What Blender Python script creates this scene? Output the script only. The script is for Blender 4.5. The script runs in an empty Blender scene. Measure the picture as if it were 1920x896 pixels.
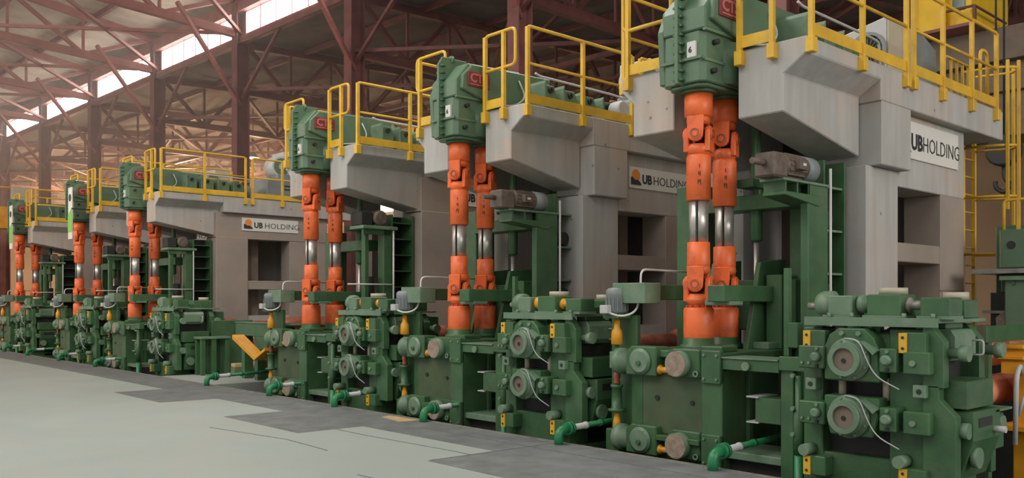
import bpy, bmesh, math, random
from mathutils import Vector, Matrix
random.seed(7)
SC = bpy.context.scene
COL = SC.collection
PI = math.pi

# ---------------------------------------------------------------- camera
cd = bpy.data.cameras.new('camera')
cam = bpy.data.objects.new('camera', cd); COL.objects.link(cam)
cam.location = (0, 0, 1.65)
YAW = math.atan(1521 / 1664)
cam.rotation_euler = (PI / 2, 0, -YAW)
cd.sensor_width = 36; cd.lens = 1664 / 1920 * 36
cd.shift_y = (564 - 448) / 1920
cd.clip_start = 0.1; cd.clip_end = 400
SC.camera = cam

# ---------------------------------------------------------------- light and exposure
w = bpy.data.worlds.new('world'); SC.world = w; w.use_nodes = True
bg = w.node_tree.nodes['Background']
bg.inputs[0].default_value = (1.0, 0.97, 0.93, 1); bg.inputs[1].default_value = 0.60
SC.view_settings.view_transform = 'Standard'; SC.view_settings.look = 'None'
SC.view_settings.gamma = 1; SC.view_settings.use_curve_mapping = False
SC.view_settings.exposure = 0.0

def area(name, loc, target, size, sy, power, color):
    l = bpy.data.lights.new(name, 'AREA'); l.shape = 'RECTANGLE'; l.size = size; l.size_y = sy
    l.energy = power; l.color = color
    o = bpy.data.objects.new(name, l); COL.objects.link(o); o.location = loc
    d = Vector(target) - Vector(loc); o.rotation_euler = d.to_track_quat('-Z', 'Y').to_euler()
    return o
# area lights: daylight from the open camera side, plus an added strip overhead
area('high_daylight_fill', (-4, 4, 12), (9, 9, 2), 12, 5, 650, (1, 0.98, 0.94))
area('high_daylight_fill', (-4, 22, 13), (9, 24, 2), 20, 5, 850, (1, 0.92, 0.84))
area('high_daylight_fill', (6.2, 12, 12.6), (6.6, 12, 0), 3.5, 26, 1500, (1, 0.97, 0.92))  # overhead strip added under the closed roof to lighten machine tops
# added area light out of view, brightening the underside of the high roof
area('high_roof_fill', (-7, 38, 8), (9, 44, 16), 34, 2.5, 2800, (1, 0.86, 0.72))
area('near_end_fill', (9, -14, 7), (10.5, 6, 2.6), 12, 6, 1400, (1, 0.95, 0.89))  # area light added at the near end to brighten tower sides

# ---------------------------------------------------------------- materials
def mat(name, col, rough=0.55, metal=0.0, var=0.12, scale=3.0, dirt=None, dirt_amt=0.0, bump=0.0, dscale=1.2, spec=0.5, bscale=30):
    m = bpy.data.materials.new(name); m.use_nodes = True
    nt = m.node_tree; N = nt.nodes; L = nt.links
    b = N['Principled BSDF']
    b.inputs['Roughness'].default_value = rough; b.inputs['Metallic'].default_value = metal
    b.inputs['Specular IOR Level'].default_value = spec
    g = N.new('ShaderNodeNewGeometry')
    n1 = N.new('ShaderNodeTexNoise'); n1.inputs['Scale'].default_value = scale; n1.inputs['Detail'].default_value = 4
    L.new(g.outputs['Position'], n1.inputs['Vector'])
    r = N.new('ShaderNodeValToRGB'); r.color_ramp.elements[0].position = 0.3; r.color_ramp.elements[1].position = 0.7
    c0 = [max(0, c * (1 - var)) for c in col]; c1 = [min(1, c * (1 + var)) for c in col]
    r.color_ramp.elements[0].color = (*c0, 1); r.color_ramp.elements[1].color = (*c1, 1)
    L.new(n1.outputs['Fac'], r.inputs['Fac'])
    out = r.outputs['Color']
    if dirt:
        n2 = N.new('ShaderNodeTexNoise'); n2.inputs['Scale'].default_value = dscale; n2.inputs['Detail'].default_value = 6
        n2.inputs['Roughness'].default_value = 0.65
        L.new(g.outputs['Position'], n2.inputs['Vector'])
        r2 = N.new('ShaderNodeValToRGB'); r2.color_ramp.elements[0].position = 0.48; r2.color_ramp.elements[1].position = 0.68
        r2.color_ramp.elements[0].color = (0, 0, 0, 1); r2.color_ramp.elements[1].color = (dirt_amt,) * 3 + (1,)
        L.new(n2.outputs['Fac'], r2.inputs['Fac'])
        mx = N.new('ShaderNodeMix'); mx.data_type = 'RGBA'
        L.new(r2.outputs['Color'], mx.inputs['Factor']); L.new(out, mx.inputs['A']); mx.inputs['B'].default_value = (*dirt, 1)
        out = mx.outputs['Result']
    L.new(out, b.inputs['Base Color'])
    if bump:
        n3 = N.new('ShaderNodeTexNoise'); n3.inputs['Scale'].default_value = bscale; n3.inputs['Detail'].default_value = 5
        L.new(g.outputs['Position'], n3.inputs['Vector'])
        bp = N.new('ShaderNodeBump'); bp.inputs['Strength'].default_value = bump; bp.inputs['Distance'].default_value = 0.01
        L.new(n3.outputs['Fac'], bp.inputs['Height']); L.new(bp.outputs['Normal'], b.inputs['Normal'])
    return m

def glow(name, col, s):
    m = bpy.data.materials.new(name); m.use_nodes = True
    b = m.node_tree.nodes['Principled BSDF']
    b.inputs['Base Color'].default_value = (*col, 1)
    b.inputs['Emission Color'].default_value = (*col, 1); b.inputs['Emission Strength'].default_value = s
    return m

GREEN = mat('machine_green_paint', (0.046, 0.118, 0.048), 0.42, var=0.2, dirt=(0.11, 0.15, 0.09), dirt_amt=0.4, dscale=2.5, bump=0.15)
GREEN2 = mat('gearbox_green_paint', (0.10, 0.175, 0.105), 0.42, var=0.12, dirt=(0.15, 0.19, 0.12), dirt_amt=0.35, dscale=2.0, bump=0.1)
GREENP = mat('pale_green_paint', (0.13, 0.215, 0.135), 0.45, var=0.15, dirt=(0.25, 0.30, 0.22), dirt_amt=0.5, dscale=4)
OLIVE = mat('dusty_olive_panel', (0.060, 0.098, 0.045), 0.6, var=0.2, dirt=(0.10, 0.10, 0.05), dirt_amt=0.5, dscale=2)
TEAL = mat('bright_pipe_green', (0.02, 0.19, 0.075), 0.35, var=0.2)
DARK = mat('dark_oily_steel', (0.02, 0.022, 0.018), 0.6, var=0.3)
ORANGE = mat('spindle_orange_paint', (0.84, 0.155, 0.038), 0.42, var=0.1, dirt=(0.35, 0.07, 0.03), dirt_amt=0.6, dscale=4)
RUST = mat('brown_orange_steel', (0.30, 0.085, 0.045), 0.5, var=0.35, scale=9)
PINK = mat('faded_orange_steel', (0.85, 0.34, 0.21), 0.45, var=0.15)
CHROME = mat('polished_steel', (0.60, 0.56, 0.52), 0.36, metal=0.75, var=0.1)
YELLOW = mat('safety_yellow_paint', (0.72, 0.43, 0.03), 0.45, var=0.12, dirt=(0.45, 0.25, 0.05), dirt_amt=0.4, dscale=5)
YELLO2 = mat('amber_yellow_paint', (0.72, 0.33, 0.02), 0.4, var=0.15)
CABY = mat('crane_cab_yellow', (0.95, 0.58, 0.01), 0.45, var=0.06)
GREY = mat('motor_grey_paint', (0.20, 0.23, 0.23), 0.5, var=0.15, dirt=(0.4, 0.4, 0.38), dirt_amt=0.3)
LGREY = mat('pale_grey_paint', (0.48, 0.49, 0.48), 0.45, var=0.06)
BEIGE = mat('cream_steel_cover', (0.46, 0.41, 0.31), 0.5, var=0.08)
BROWNM = mat('dusty_brown_motor', (0.13, 0.095, 0.075), 0.6, var=0.3, scale=12)
STONE = mat('scaled_disc_face', (0.30, 0.235, 0.18), 0.8, var=0.25, scale=14, bump=0.3)
PLATE = mat('worn_bare_steel', (0.30, 0.28, 0.25), 0.45, metal=0.4, var=0.25, scale=8)
WHITE = mat('white_painted_metal', (0.62, 0.62, 0.58), 0.5, var=0.06)
BLACK = mat('black_lettering', (0.02, 0.02, 0.02), 0.6, var=0.05)
NAVY = mat('logo_navy', (0.03, 0.03, 0.05), 0.6, var=0.05)
LOGOO = mat('logo_orange', (0.85, 0.28, 0.04), 0.6, var=0.05)
SIGNW = mat('sign_white', (0.72, 0.70, 0.64), 0.6, var=0.03)
RED = mat('name_plate_red', (0.20, 0.032, 0.032), 0.5, var=0.1)
REDL = mat('name_plate_pink', (0.48, 0.15, 0.15), 0.5, var=0.05)
WOOD = mat('raw_timber', (0.50, 0.36, 0.19), 0.8, var=0.2, scale=8)
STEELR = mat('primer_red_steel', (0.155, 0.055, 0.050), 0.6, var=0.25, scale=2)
STEELP = mat('sun_tinted_primer_red_steel', (0.26, 0.09, 0.075), 0.6, var=0.2, scale=2)  # lighter copy of the primer red, with sunlight put into its colour
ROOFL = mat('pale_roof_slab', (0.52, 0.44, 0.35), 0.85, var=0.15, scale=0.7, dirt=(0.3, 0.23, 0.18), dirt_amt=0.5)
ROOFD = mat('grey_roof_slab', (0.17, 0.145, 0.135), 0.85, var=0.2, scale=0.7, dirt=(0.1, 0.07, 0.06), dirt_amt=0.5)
WALLM = mat('hall_wall_plaster', (0.42, 0.34, 0.26), 0.9, var=0.1, scale=0.3)
BROWNC = mat('stained_runway_concrete', (0.20, 0.155, 0.12), 0.85, var=0.2, scale=1.2, dirt=(0.1, 0.06, 0.04), dirt_amt=0.6)
BANN_G = mat('banner_lime', (0.20, 0.55, 0.08), 0.6, var=0.05)
GLASSD = mat('cab_window_glass', (0.08, 0.13, 0.09), 0.15, var=0.1)
COPPER = mat('brown_pipe', (0.30, 0.13, 0.08), 0.5, var=0.1)

def concrete():
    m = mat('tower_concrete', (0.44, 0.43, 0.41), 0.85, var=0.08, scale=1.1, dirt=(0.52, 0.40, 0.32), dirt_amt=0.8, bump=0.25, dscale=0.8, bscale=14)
    nt = m.node_tree; N = nt.nodes; L = nt.links
    b = N['Principled BSDF']; src = b.inputs['Base Color'].links[0].from_socket
    g = N.new('ShaderNodeNewGeometry')
    # tie holes / pockmarks
    v = N.new('ShaderNodeTexVoronoi'); v.inputs['Scale'].default_value = 3.2
    L.new(g.outputs['Position'], v.inputs['Vector'])
    lt = N.new('ShaderNodeMath'); lt.operation = 'LESS_THAN'; lt.inputs[1].default_value = 0.07
    L.new(v.outputs['Distance'], lt.inputs[0])
    mu = N.new('ShaderNodeMath'); mu.operation = 'MULTIPLY'; mu.inputs[1].default_value = 0.6
    L.new(lt.outputs[0], mu.inputs[0])
    mx = N.new('ShaderNodeMix'); mx.data_type = 'RGBA'
    L.new(mu.outputs[0], mx.inputs['Factor']); L.new(src, mx.inputs['A']); mx.inputs['B'].default_value = (0.12, 0.10, 0.085, 1)
    # vertical rain-like streaks
    mp = N.new('ShaderNodeMapping'); mp.inputs['Scale'].default_value = (5, 5, 0.5)
    L.new(g.outputs['Position'], mp.inputs['Vector'])
    ns = N.new('ShaderNodeTexNoise'); ns.inputs['Scale'].default_value = 1.4; ns.inputs['Detail'].default_value = 3
    L.new(mp.outputs[0], ns.inputs['Vector'])
    rr = N.new('ShaderNodeValToRGB'); rr.color_ramp.elements[0].position = .35; rr.color_ramp.elements[1].position = .65
    rr.color_ramp.elements[0].color = (.9, .9, .89, 1); rr.color_ramp.elements[1].color = (1.03, 1.03, 1.03, 1)
    L.new(ns.outputs['Fac'], rr.inputs['Fac'])
    m2 = N.new('ShaderNodeMix'); m2.data_type = 'RGBA'; m2.blend_type = 'MULTIPLY'; m2.inputs['Factor'].default_value = 1
    L.new(mx.outputs['Result'], m2.inputs['A']); L.new(rr.outputs['Color'], m2.inputs['B'])
    L.new(m2.outputs['Result'], b.inputs['Base Color'])
    return m
CONC = concrete()
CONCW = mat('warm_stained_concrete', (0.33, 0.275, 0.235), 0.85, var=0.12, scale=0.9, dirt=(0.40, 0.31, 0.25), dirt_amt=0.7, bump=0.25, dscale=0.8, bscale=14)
FLOOR = mat('pale_floor_concrete', (0.315, 0.36, 0.335), 0.62, var=0.06, scale=0.5, dirt=(0.37, 0.375, 0.32), dirt_amt=0.6, bump=0.06, dscale=0.45)
APRON = mat('dark_apron_concrete', (0.155, 0.17, 0.168), 0.65, var=0.2, scale=3.5, dirt=(0.10, 0.11, 0.11), dirt_amt=0.5, bump=0.2, dscale=1.5)

# ---------------------------------------------------------------- mesh collector
class MB:
    def __init__(s): s.v = []; s.f = []; s.sm = []
    def _add(s, vs, fs, smooth=False):
        o = len(s.v); s.v += [tuple(p) for p in vs]
        for i, f in enumerate(fs):
            s.f.append([o + k for k in f]); s.sm.append(smooth if isinstance(smooth, bool) else smooth[i])
        return s
    def box(s, x0, x1, y0, y1, z0, z1):
        return s._add([(x, y, z) for x in (x0, x1) for y in (y0, y1) for z in (z0, z1)],
                      [(0, 1, 3, 2), (4, 6, 7, 5), (0, 4, 5, 1), (2, 3, 7, 6), (0, 2, 6, 4), (1, 5, 7, 3)])
    def loft(s, A, B, smooth=False):
        n = len(A); fs = [tuple(range(n))[::-1], tuple(range(n, 2 * n))]
        fs += [(i, (i + 1) % n, n + (i + 1) % n, n + i) for i in range(n)]
        return s._add(list(A) + list(B), fs, [False, False] + [smooth] * n)
    def prism(s, poly, axis, a0, a1):
        def P(p, a): return {'x': (a, p[0], p[1]), 'y': (p[0], a, p[1]), 'z': (p[0], p[1], a)}[axis]
        return s.loft([P(p, a0) for p in poly], [P(p, a1) for p in poly])
    def cyl(s, p0, p1, r0, r1=None, n=16):
        r1 = r0 if r1 is None else r1
        p0 = Vector(p0); p1 = Vector(p1); d = (p1 - p0).normalized()
        a = d.orthogonal().normalized(); b = d.cross(a)
        A = [p0 + (a * math.cos(t) + b * math.sin(t)) * r0 for t in [2 * PI * k / n for k in range(n)]]
        B = [p1 + (a * math.cos(t) + b * math.sin(t)) * r1 for t in [2 * PI * k / n for k in range(n)]]
        return s.loft(A, B, True)
    def ring(s, p0, p1, ro, ri, n=20):
        p0 = Vector(p0); p1 = Vector(p1); d = (p1 - p0).normalized(); a = d.orthogonal().normalized(); b = d.cross(a)
        T = [2 * PI * k / n for k in range(n)]
        vs = [p + (a * math.cos(t) + b * math.sin(t)) * r for p, r in ((p0, ro), (p1, ro), (p1, ri), (p0, ri)) for t in T]
        fs = []; sm = []
        for j in range(4):
            for i in range(n):
                k = (j + 1) % 4; fs.append((j * n + i, j * n + (i + 1) % n, k * n + (i + 1) % n, k * n + i)); sm.append(j in (0, 2))
        return s._add(vs, fs, sm)
    def lathe(s, c, axis, prof, n=20):
        d = Vector(axis).normalized(); c = Vector(c); a = d.orthogonal().normalized(); b = d.cross(a)
        vs = []; fs = []
        for (h, r) in prof:
            for k in range(n):
                t = 2 * PI * k / n; vs.append(c + d * h + (a * math.cos(t) + b * math.sin(t)) * max(r, 1e-4))
        for j in range(len(prof) - 1):
            for k in range(n):
                fs.append((j * n + k, j * n + (k + 1) % n, (j + 1) * n + (k + 1) % n, (j + 1) * n + k))
        sm = [True] * len(fs)
        fs += [tuple(range(n))[::-1], tuple((len(prof) - 1) * n + k for k in range(n))]; sm += [False, False]
        return s._add(vs, fs, sm)
    def tube(s, pts, r, n=8, bend=0.0):
        P = [Vector(p) for p in pts]
        if bend:
            Q = [P[0]]
            for i in range(1, len(P) - 1):
                a = (P[i - 1] - P[i]); c = (P[i + 1] - P[i]); q = min(bend, a.length * .48, c.length * .48)
                p0 = P[i] + a.normalized() * q; p1 = P[i] + c.normalized() * q
                for t in (0, .25, .5, .75, 1): Q.append(p0.lerp(P[i], t).lerp(P[i].lerp(p1, t), t))
            Q.append(P[-1]); P = Q
        rings = []; up = None
        for i, p in enumerate(P):
            d = (P[min(i + 1, len(P) - 1)] - P[max(i - 1, 0)]).normalized()
            if up is None: up = d.orthogonal().normalized()
            else:
                up = (up - d * up.dot(d))
                up = up.normalized() if up.length > 1e-5 else d.orthogonal().normalized()
            b = d.cross(up)
            rings.append([p + (up * math.cos(2 * PI * k / n) + b * math.sin(2 * PI * k / n)) * r for k in range(n)])
        vs = [q for rg in rings for q in rg]; fs = []
        for j in range(len(rings) - 1):
            for k in range(n): fs.append((j * n + k, j * n + (k + 1) % n, (j + 1) * n + (k + 1) % n, (j + 1) * n + k))
        sm = [True] * len(fs)
        fs += [tuple(range(n))[::-1], tuple((len(rings) - 1) * n + k for k in range(n))]; sm += [False, False]
        return s._add(vs, fs, sm)
    def bar(s, p0, p1, w, h):
        p0 = Vector(p0); p1 = Vector(p1); d = (p1 - p0).normalized()
        a = d.cross(Vector((0, 0, 1)))
        a = a.normalized() if a.length > 1e-3 else Vector((1, 0, 0))
        b = a.cross(d)
        c = [(-w / 2, -h / 2), (w / 2, -h / 2), (w / 2, h / 2), (-w / 2, h / 2)]
        return s.loft([p0 + a * x + b * y for x, y in c], [p1 + a * x + b * y for x, y in c])

U = Vector((0, 0, 0))                                      # origin of the unit being built
BASE = {}
def root_base(o):
    while o.parent: o = o.parent
    return BASE.get(o.name, Vector((0, 0, 0)))
def tag(o, label=None, cat=None, group=None, kind=None):
    if label: o['label'] = label
    if cat: o['category'] = cat
    if group: o['group'] = group
    if kind: o['kind'] = kind
    return o
def thing(name, label, cat, base=(0, 0, 0), group=None, kind=None):
    o = bpy.data.objects.new(name, None); COL.objects.link(o)
    o.empty_display_size = .1
    o.location = U + Vector(base); BASE[o.name] = Vector(base)
    return tag(o, label, cat, group, kind)
def part(name, mb, m, parent, bev=0.0, label=None):
    b = root_base(parent) if parent else Vector((0, 0, 0))
    me = bpy.data.meshes.new(name)
    me.from_pydata([Vector(v) - b for v in mb.v], [], mb.f)
    bm = bmesh.new(); bm.from_mesh(me); bmesh.ops.recalc_face_normals(bm, faces=bm.faces); bm.to_mesh(me); bm.free()
    me.polygons.foreach_set('use_smooth', mb.sm)
    me.materials.append(m); me.update()
    o = bpy.data.objects.new(name, me); COL.objects.link(o)
    if parent: o.parent = parent
    else: o.location = U
    if bev:
        q = o.modifiers.new('bevel', 'BEVEL'); q.width = bev; q.segments = 1; q.limit_method = 'ANGLE'; q.angle_limit = math.radians(50)
    if label: o['label'] = label
    return o
def solo(name, mb, m, label, cat, base=None, group=None, kind=None, bev=0.0):
    """a thing that is one mesh, its origin at its base"""
    xs = [v[0] for v in mb.v]; ys = [v[1] for v in mb.v]; zs = [v[2] for v in mb.v]
    b = Vector(base) if base else Vector(((min(xs) + max(xs)) / 2, (min(ys) + max(ys)) / 2, min(zs)))
    mb.v = [tuple(Vector(v) - b) for v in mb.v]
    o = part(name, mb, m, None, bev); o.location = U + b
    return tag(o, label, cat, group, kind)
def children(o): return list(o.children)
def copy_tree(o, parent=None):
    c = o.copy(); COL.objects.link(c)
    if parent: c.parent = parent
    for ch in children(o): copy_tree(ch, c)
    return c
def dup(root, dy, label, dx=0, dz=0, group=None):
    c = copy_tree(root); c.location = root.location + Vector((dx, dy, dz)); c['label'] = label
    if group: c['group'] = group
    return c
def text_mesh(s, size, depth, m, name, parent, origin, ux, uy, bold=0.0, squeeze=1.0):
    """lettering as a mesh child; origin, ux (reading direction), uy (up) in unit coordinates"""
    cu = bpy.data.curves.new('t', 'FONT'); cu.body = s; cu.size = size; cu.extrude = depth; cu.offset = bold; cu.resolution_u = 2
    ob = bpy.data.objects.new('t', cu); COL.objects.link(ob)
    dg = bpy.context.evaluated_depsgraph_get(); me = bpy.data.meshes.new_from_object(ob.evaluated_get(dg))
    bpy.data.objects.remove(ob)
    ux = Vector(ux).normalized(); uy = Vector(uy).normalized(); uz = ux.cross(uy)
    M = Matrix((ux * squeeze, uy, uz)).transposed().to_4x4()
    M.translation = Vector(origin) - root_base(parent)
    me.transform(M); me.name = name; me.materials.clear(); me.materials.append(m)
    o = bpy.data.objects.new(name, me); COL.objects.link(o); o.parent = parent
    return o

ORD = ['nearest', 'second nearest', 'third nearest', 'fourth nearest', 'fifth nearest', 'farthest']
SH = [6.0, 10.3, 14.65, 23.7, 28.3, 35.0]                  # where each pair of upright spindles stands, along the line
SU = ['at the right', 'right of the picture centre', 'left of the picture centre', 'in the left third', 'near the left edge', 'at the left edge']

# ================================================================ THE HALL
PIT = -0.9
EDGE = 7.38
# floor: big slab, pit wall and pit bottom
tag(part('floor', MB().box(-40, EDGE, -20, 100, -0.95, 0), FLOOR, None), 'pale grey-green concrete hall floor, smooth and slightly stained', 'floor', kind='structure')
fl = bpy.data.objects['floor']
A = [(5.45, 2.0), (EDGE - .04, 2.0), (EDGE - .04, 60), (6.3, 60), (6.4, 23.6), (6.4, 16.65), (5.5, 16.65), (5.5, 14.5), (6.43, 14.4), (6.43, 12.1), (5.5, 12.1), (5.5, 9.98), (6.43, 9.95), (6.43, 7.33), (5.53, 7.33), (5.53, 5.0)]
a = part('apron', MB().prism(A, 'z', -0.05, 0.004), APRON, None); tag(a, 'dark grey concrete apron with stepped edge along the machine pit', 'floor', kind='structure')
e = part('pit_edge', MB().box(EDGE - .05, EDGE + .01, 2.0, 60, -.10, .012), PLATE, None); tag(e, 'thin pale steel edging along the pit', 'edging', kind='structure')
tag(part('pit_floor', MB().box(EDGE, 16, -20, 100, PIT - .2, PIT), DARK, None), 'dark oily bottom of the machine pit', 'floor', kind='structure')
tag(part('back_floor', MB().box(16, 75, -20, 110, -1.1, 0.0), FLOOR, None), 'concrete floor of the hall behind the mill', 'floor', kind='structure')
tag(part('gap_floor', MB().box(EDGE + .02, 13.5, 16.9, 19.6, PIT, -0.005), FLOOR, None), 'pale concrete floor bridging the pit beside the timber stack', 'floor', kind='structure')
# open joints and cracks in the floor
CRK = mat('floor_joint_dirt', (0.13, 0.135, 0.13), 0.9, var=0.4, scale=20)
for k, (pts, lab) in enumerate([([(6.05, 11.9), (6.02, 9.3), (6.1, 7.6), (6.06, 6.2)], 'thin dark joint in the pale floor beside the dark apron'),
                        ([(4.9, 11.2), (5.15, 9.6), (5.1, 8.6)], 'short crack in the pale floor left of the stepped apron'),
                        ([(4.6, 7.2), (4.65, 6.2), (4.55, 5.6)], 'short crack in the pale floor at the bottom of the picture'),
                        ([(6.9, 9.2), (6.92, 3.2)], 'fine straight joint along the dark apron'),
                        ([(5.55, 7.33), (7.3, 7.25)], 'fine cross joint in the dark apron')]):
    mb = MB()
    for p, q in zip(pts, pts[1:]):
        z = .001 if k < 3 else .005
        w_ = .018
        mb.bar((p[0], p[1], z), (q[0], q[1], z), w_, .004)
    o = part('floor_joint', mb, CRK, None); tag(o, lab, 'joint', kind='structure')

# building frame: rotated against the mill line
BR = Matrix.Rotation(math.radians(2.45), 3, 'Z')
def B(bx, by, z): 
    v = BR @ Vector((bx, by, 0)); return (v.x, v.y, z)
def bbox(mb, x0, x1, y0, y1, z0, z1):
    c = [B(x, y, z) for x in (x0, x1) for y in (y0, y1) for z in (z0, z1)]
    return mb._add(c, [(0, 1, 3, 2), (4, 6, 7, 5), (0, 4, 5, 1), (2, 3, 7, 6), (0, 2, 6, 4), (1, 5, 7, 3)])
ROW = 17.7; SP = 8.0
# the columns project at px 975, 665, 451, 300, 178, 85
COLY = [9.46 + SP * k for k in range(0, 10)]
END = COLY[-1] + 6
tag(part('wall_back', bbox(MB(), -8, 72, END, END + .3, 0, 17), WALLM, None), 'far end wall of the hall in warm beige plaster', 'wall', kind='structure')
tag(part('wall_right', bbox(MB(), 66, 66.3, -5, END, 0, 14), WALLM, None), 'beige side wall of the hall far behind the mill', 'wall', kind='structure')

def column(bx, by, top, lab, m=STEELR):
    t = thing('building_column', lab, 'column', B(bx, by, 0), 'red steel columns of the hall', 'structure')
    for sx in (-1, 1):
        mb = MB(); bbox(mb, bx + sx * .26 - .02, bx + sx * .26 + .02, by - .22, by + .22, 0, top); part('flange', mb, m, t)
    mb = MB(); bbox(mb, bx - .26, bx + .26, by - .02, by + .02, 0, top); part('web', mb, m, t)
    return t
def truss(x0, x1, by, zb0, zb1, zt0, zt1, n, lab, m, name='roof_truss', sz=.16):
    t = thing(name, lab, 'truss', B(x0, by, zb0), None, 'structure')
    L_ = lambda a, b, u: a + (b - a) * u
    part('bottom_chord', MB().bar(B(x0, by, zb0), B(x1, by, zb1), sz, sz * 1.2), m, t)
    part('top_chord', MB().bar(B(x0, by, zt0), B(x1, by, zt1), sz, sz * 1.2), m, t)
    for k in range(n):
        u0, u1 = k / n, (k + 1) / n
        P = lambda u, top: B(L_(x0, x1, u), by, L_(zt0, zt1, u) if top else L_(zb0, zb1, u))
        part('brace', MB().bar(P(u0, k % 2 == 0), P(u1, k % 2 == 1), sz * .6, sz * .6), m, t)
        if k: part('post', MB().bar(P(u0, True), P(u0, False), sz * .4, sz * .4), m, t)
    return t
ZS = 12.40                                                  # sill of the clerestory strip
for k, by in enumerate(COLY):
    column(ROW, by, ZS + 1.3, 'red steel column carrying the clerestory, number %d counted from the right' % (k + 1), STEELR)
    truss(ROW + .3, 42, by, 10.2, 10.2, 12.1, 13.2, 12, 'red lattice truss of the low rear roof at column %d from the right' % (k + 1), STEELR, sz=.24)
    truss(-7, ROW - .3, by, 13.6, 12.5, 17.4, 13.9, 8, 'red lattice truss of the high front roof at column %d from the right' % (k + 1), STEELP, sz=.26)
    if k % 2 == 0: column(42, by, 12.6, 'red steel column of the back row, number %d counted from the right' % (k // 2 + 1))
    # knee braces at the column head, two each side
    if k > 0:
        t = thing('knee_brace', 'red steel knee brace at clerestory column %d from the right' % (k + 1), 'brace', B(ROW, by, 10), None, 'structure')
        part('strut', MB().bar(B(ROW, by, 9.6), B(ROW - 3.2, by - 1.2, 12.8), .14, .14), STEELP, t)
        part('strut', MB().bar(B(ROW, by - 3.2, 12.2), B(ROW, by, 9.8), .12, .12), STEELR, t)
# longitudinal members
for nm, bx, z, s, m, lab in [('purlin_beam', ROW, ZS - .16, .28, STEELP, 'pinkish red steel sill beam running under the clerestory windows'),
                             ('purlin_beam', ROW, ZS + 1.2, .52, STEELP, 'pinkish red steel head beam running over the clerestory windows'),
                             ('purlin_beam', 42, 10.2, .3, STEELR, 'red steel tie beam along the back row of columns'),
                             ('purlin_beam', 30, 10.2, .2, STEELR, 'red steel tie beam under the middle of the rear roof'),
                             ('purlin_beam', 24, 10.2, .16, STEELR, 'red steel tie beam near the clerestory under the rear roof'),
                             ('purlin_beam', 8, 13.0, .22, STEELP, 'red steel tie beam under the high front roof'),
                             ('purlin_beam', 36, 10.2, .16, STEELR, 'red steel tie beam nearer the back row of columns')]:
    o = part(nm, MB().bar(B(bx, -4, z), B(bx, END, z), s, s), m, None); tag(o, lab, 'beam', kind='structure')
# bottom plane cross bracing of both roofs
for k in range(len(COLY) - 1):
    y0, y1 = COLY[k], COLY[k + 1]
    t = thing('wind_bracing', 'diagonal red steel bracing between trusses, bay %d from the right' % (k + 1), 'bracing', B(24, y0, 10), None, 'structure')
    for (xa, xb) in ((ROW, 24), (24, 30), (30, 36), (36, 42)):
        part('brace', MB().bar(B(xa, y0, 10.25), B(xb, y1, 10.25), .12, .12), STEELR, t)
        part('brace', MB().bar(B(xb, y0, 10.25), B(xa, y1, 10.25), .12, .12), STEELR, t)
        part('brace', MB().bar(B(xb, y0, 10.2), B(xb, (y0 + y1) / 2, 12.2), .12, .12), STEELR, t)
        part('brace', MB().bar(B(xb, y1, 10.2), B(xb, (y0 + y1) / 2, 12.2), .12, .12), STEELR, t)
    for (xa, xb, za, zb) in ((ROW, 10, 12.55, 13.0), (10, 2, 13.0, 13.3)):
        part('brace', MB().bar(B(xa, y0, za), B(xb, y1, zb), .13, .13), STEELP, t)
        part('brace', MB().bar(B(xb, y0, zb), B(xa, y1, za), .13, .13), STEELP, t)

# roofs made of separate slabs
def zfront(bx): return 14.15 + (ROW - bx) * 0.145
def zrear(bx): return 12.3 + (bx - ROW) * 0.045
rf = thing('ceiling', 'high front roof of pale slabs above the clerestory', 'ceiling', B(5, 40, 14), None, 'structure')
random.seed(3)
for k in range(-1, len(COLY)):
    y0 = COLY[k] if k >= 0 else -4; y1 = COLY[k + 1] if k + 1 < len(COLY) else END
    for j in range(8):
        xa = ROW + .4 - j * 3.1; xb = xa - 3.04
        d = random.uniform(-.03, .03)
        c = [B(xa, y0 + .04, zfront(xa) + d), B(xb, y0 + .04, zfront(xb) + d), B(xb, y1 - .04, zfront(xb) + d), B(xa, y1 - .04, zfront(xa) + d)]
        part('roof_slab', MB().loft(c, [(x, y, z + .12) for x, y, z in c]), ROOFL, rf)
for j in range(9):
    xa = ROW + .3 - j * 3.1
    o = part('purlin', MB().bar(B(xa, -4, zfront(xa) - .12), B(xa, END, zfront(xa) - .12), .14, .24), STEELR, rf)
rr = thing('ceiling', 'low rear roof of dark grey slabs behind the clerestory', 'ceiling', B(30, 40, 12), None, 'structure')
for k in range(-1, len(COLY)):
    y0 = COLY[k] if k >= 0 else -12; y1 = COLY[k + 1] if k + 1 < len(COLY) else END
    for j in range(16):
        xa = ROW - .1 + j * 3.05; xb = xa + 3.0; d = random.uniform(-.03, .03)
        c = [B(xa, y0 + .04, zrear(xa) + d), B(xb, y0 + .04, zrear(xb) + d), B(xb, y1 - .04, zrear(xb) + d), B(xa, y1 - .04, zrear(xa) + d)]
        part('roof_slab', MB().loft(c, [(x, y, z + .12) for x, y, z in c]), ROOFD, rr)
for j in range(16):
    xa = ROW + j * 3.05 - .1
    part('purlin', MB().bar(B(xa, -12, zrear(xa) - .12), B(xa, END, zrear(xa) - .12), .12, .2), STEELR, rr)

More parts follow.
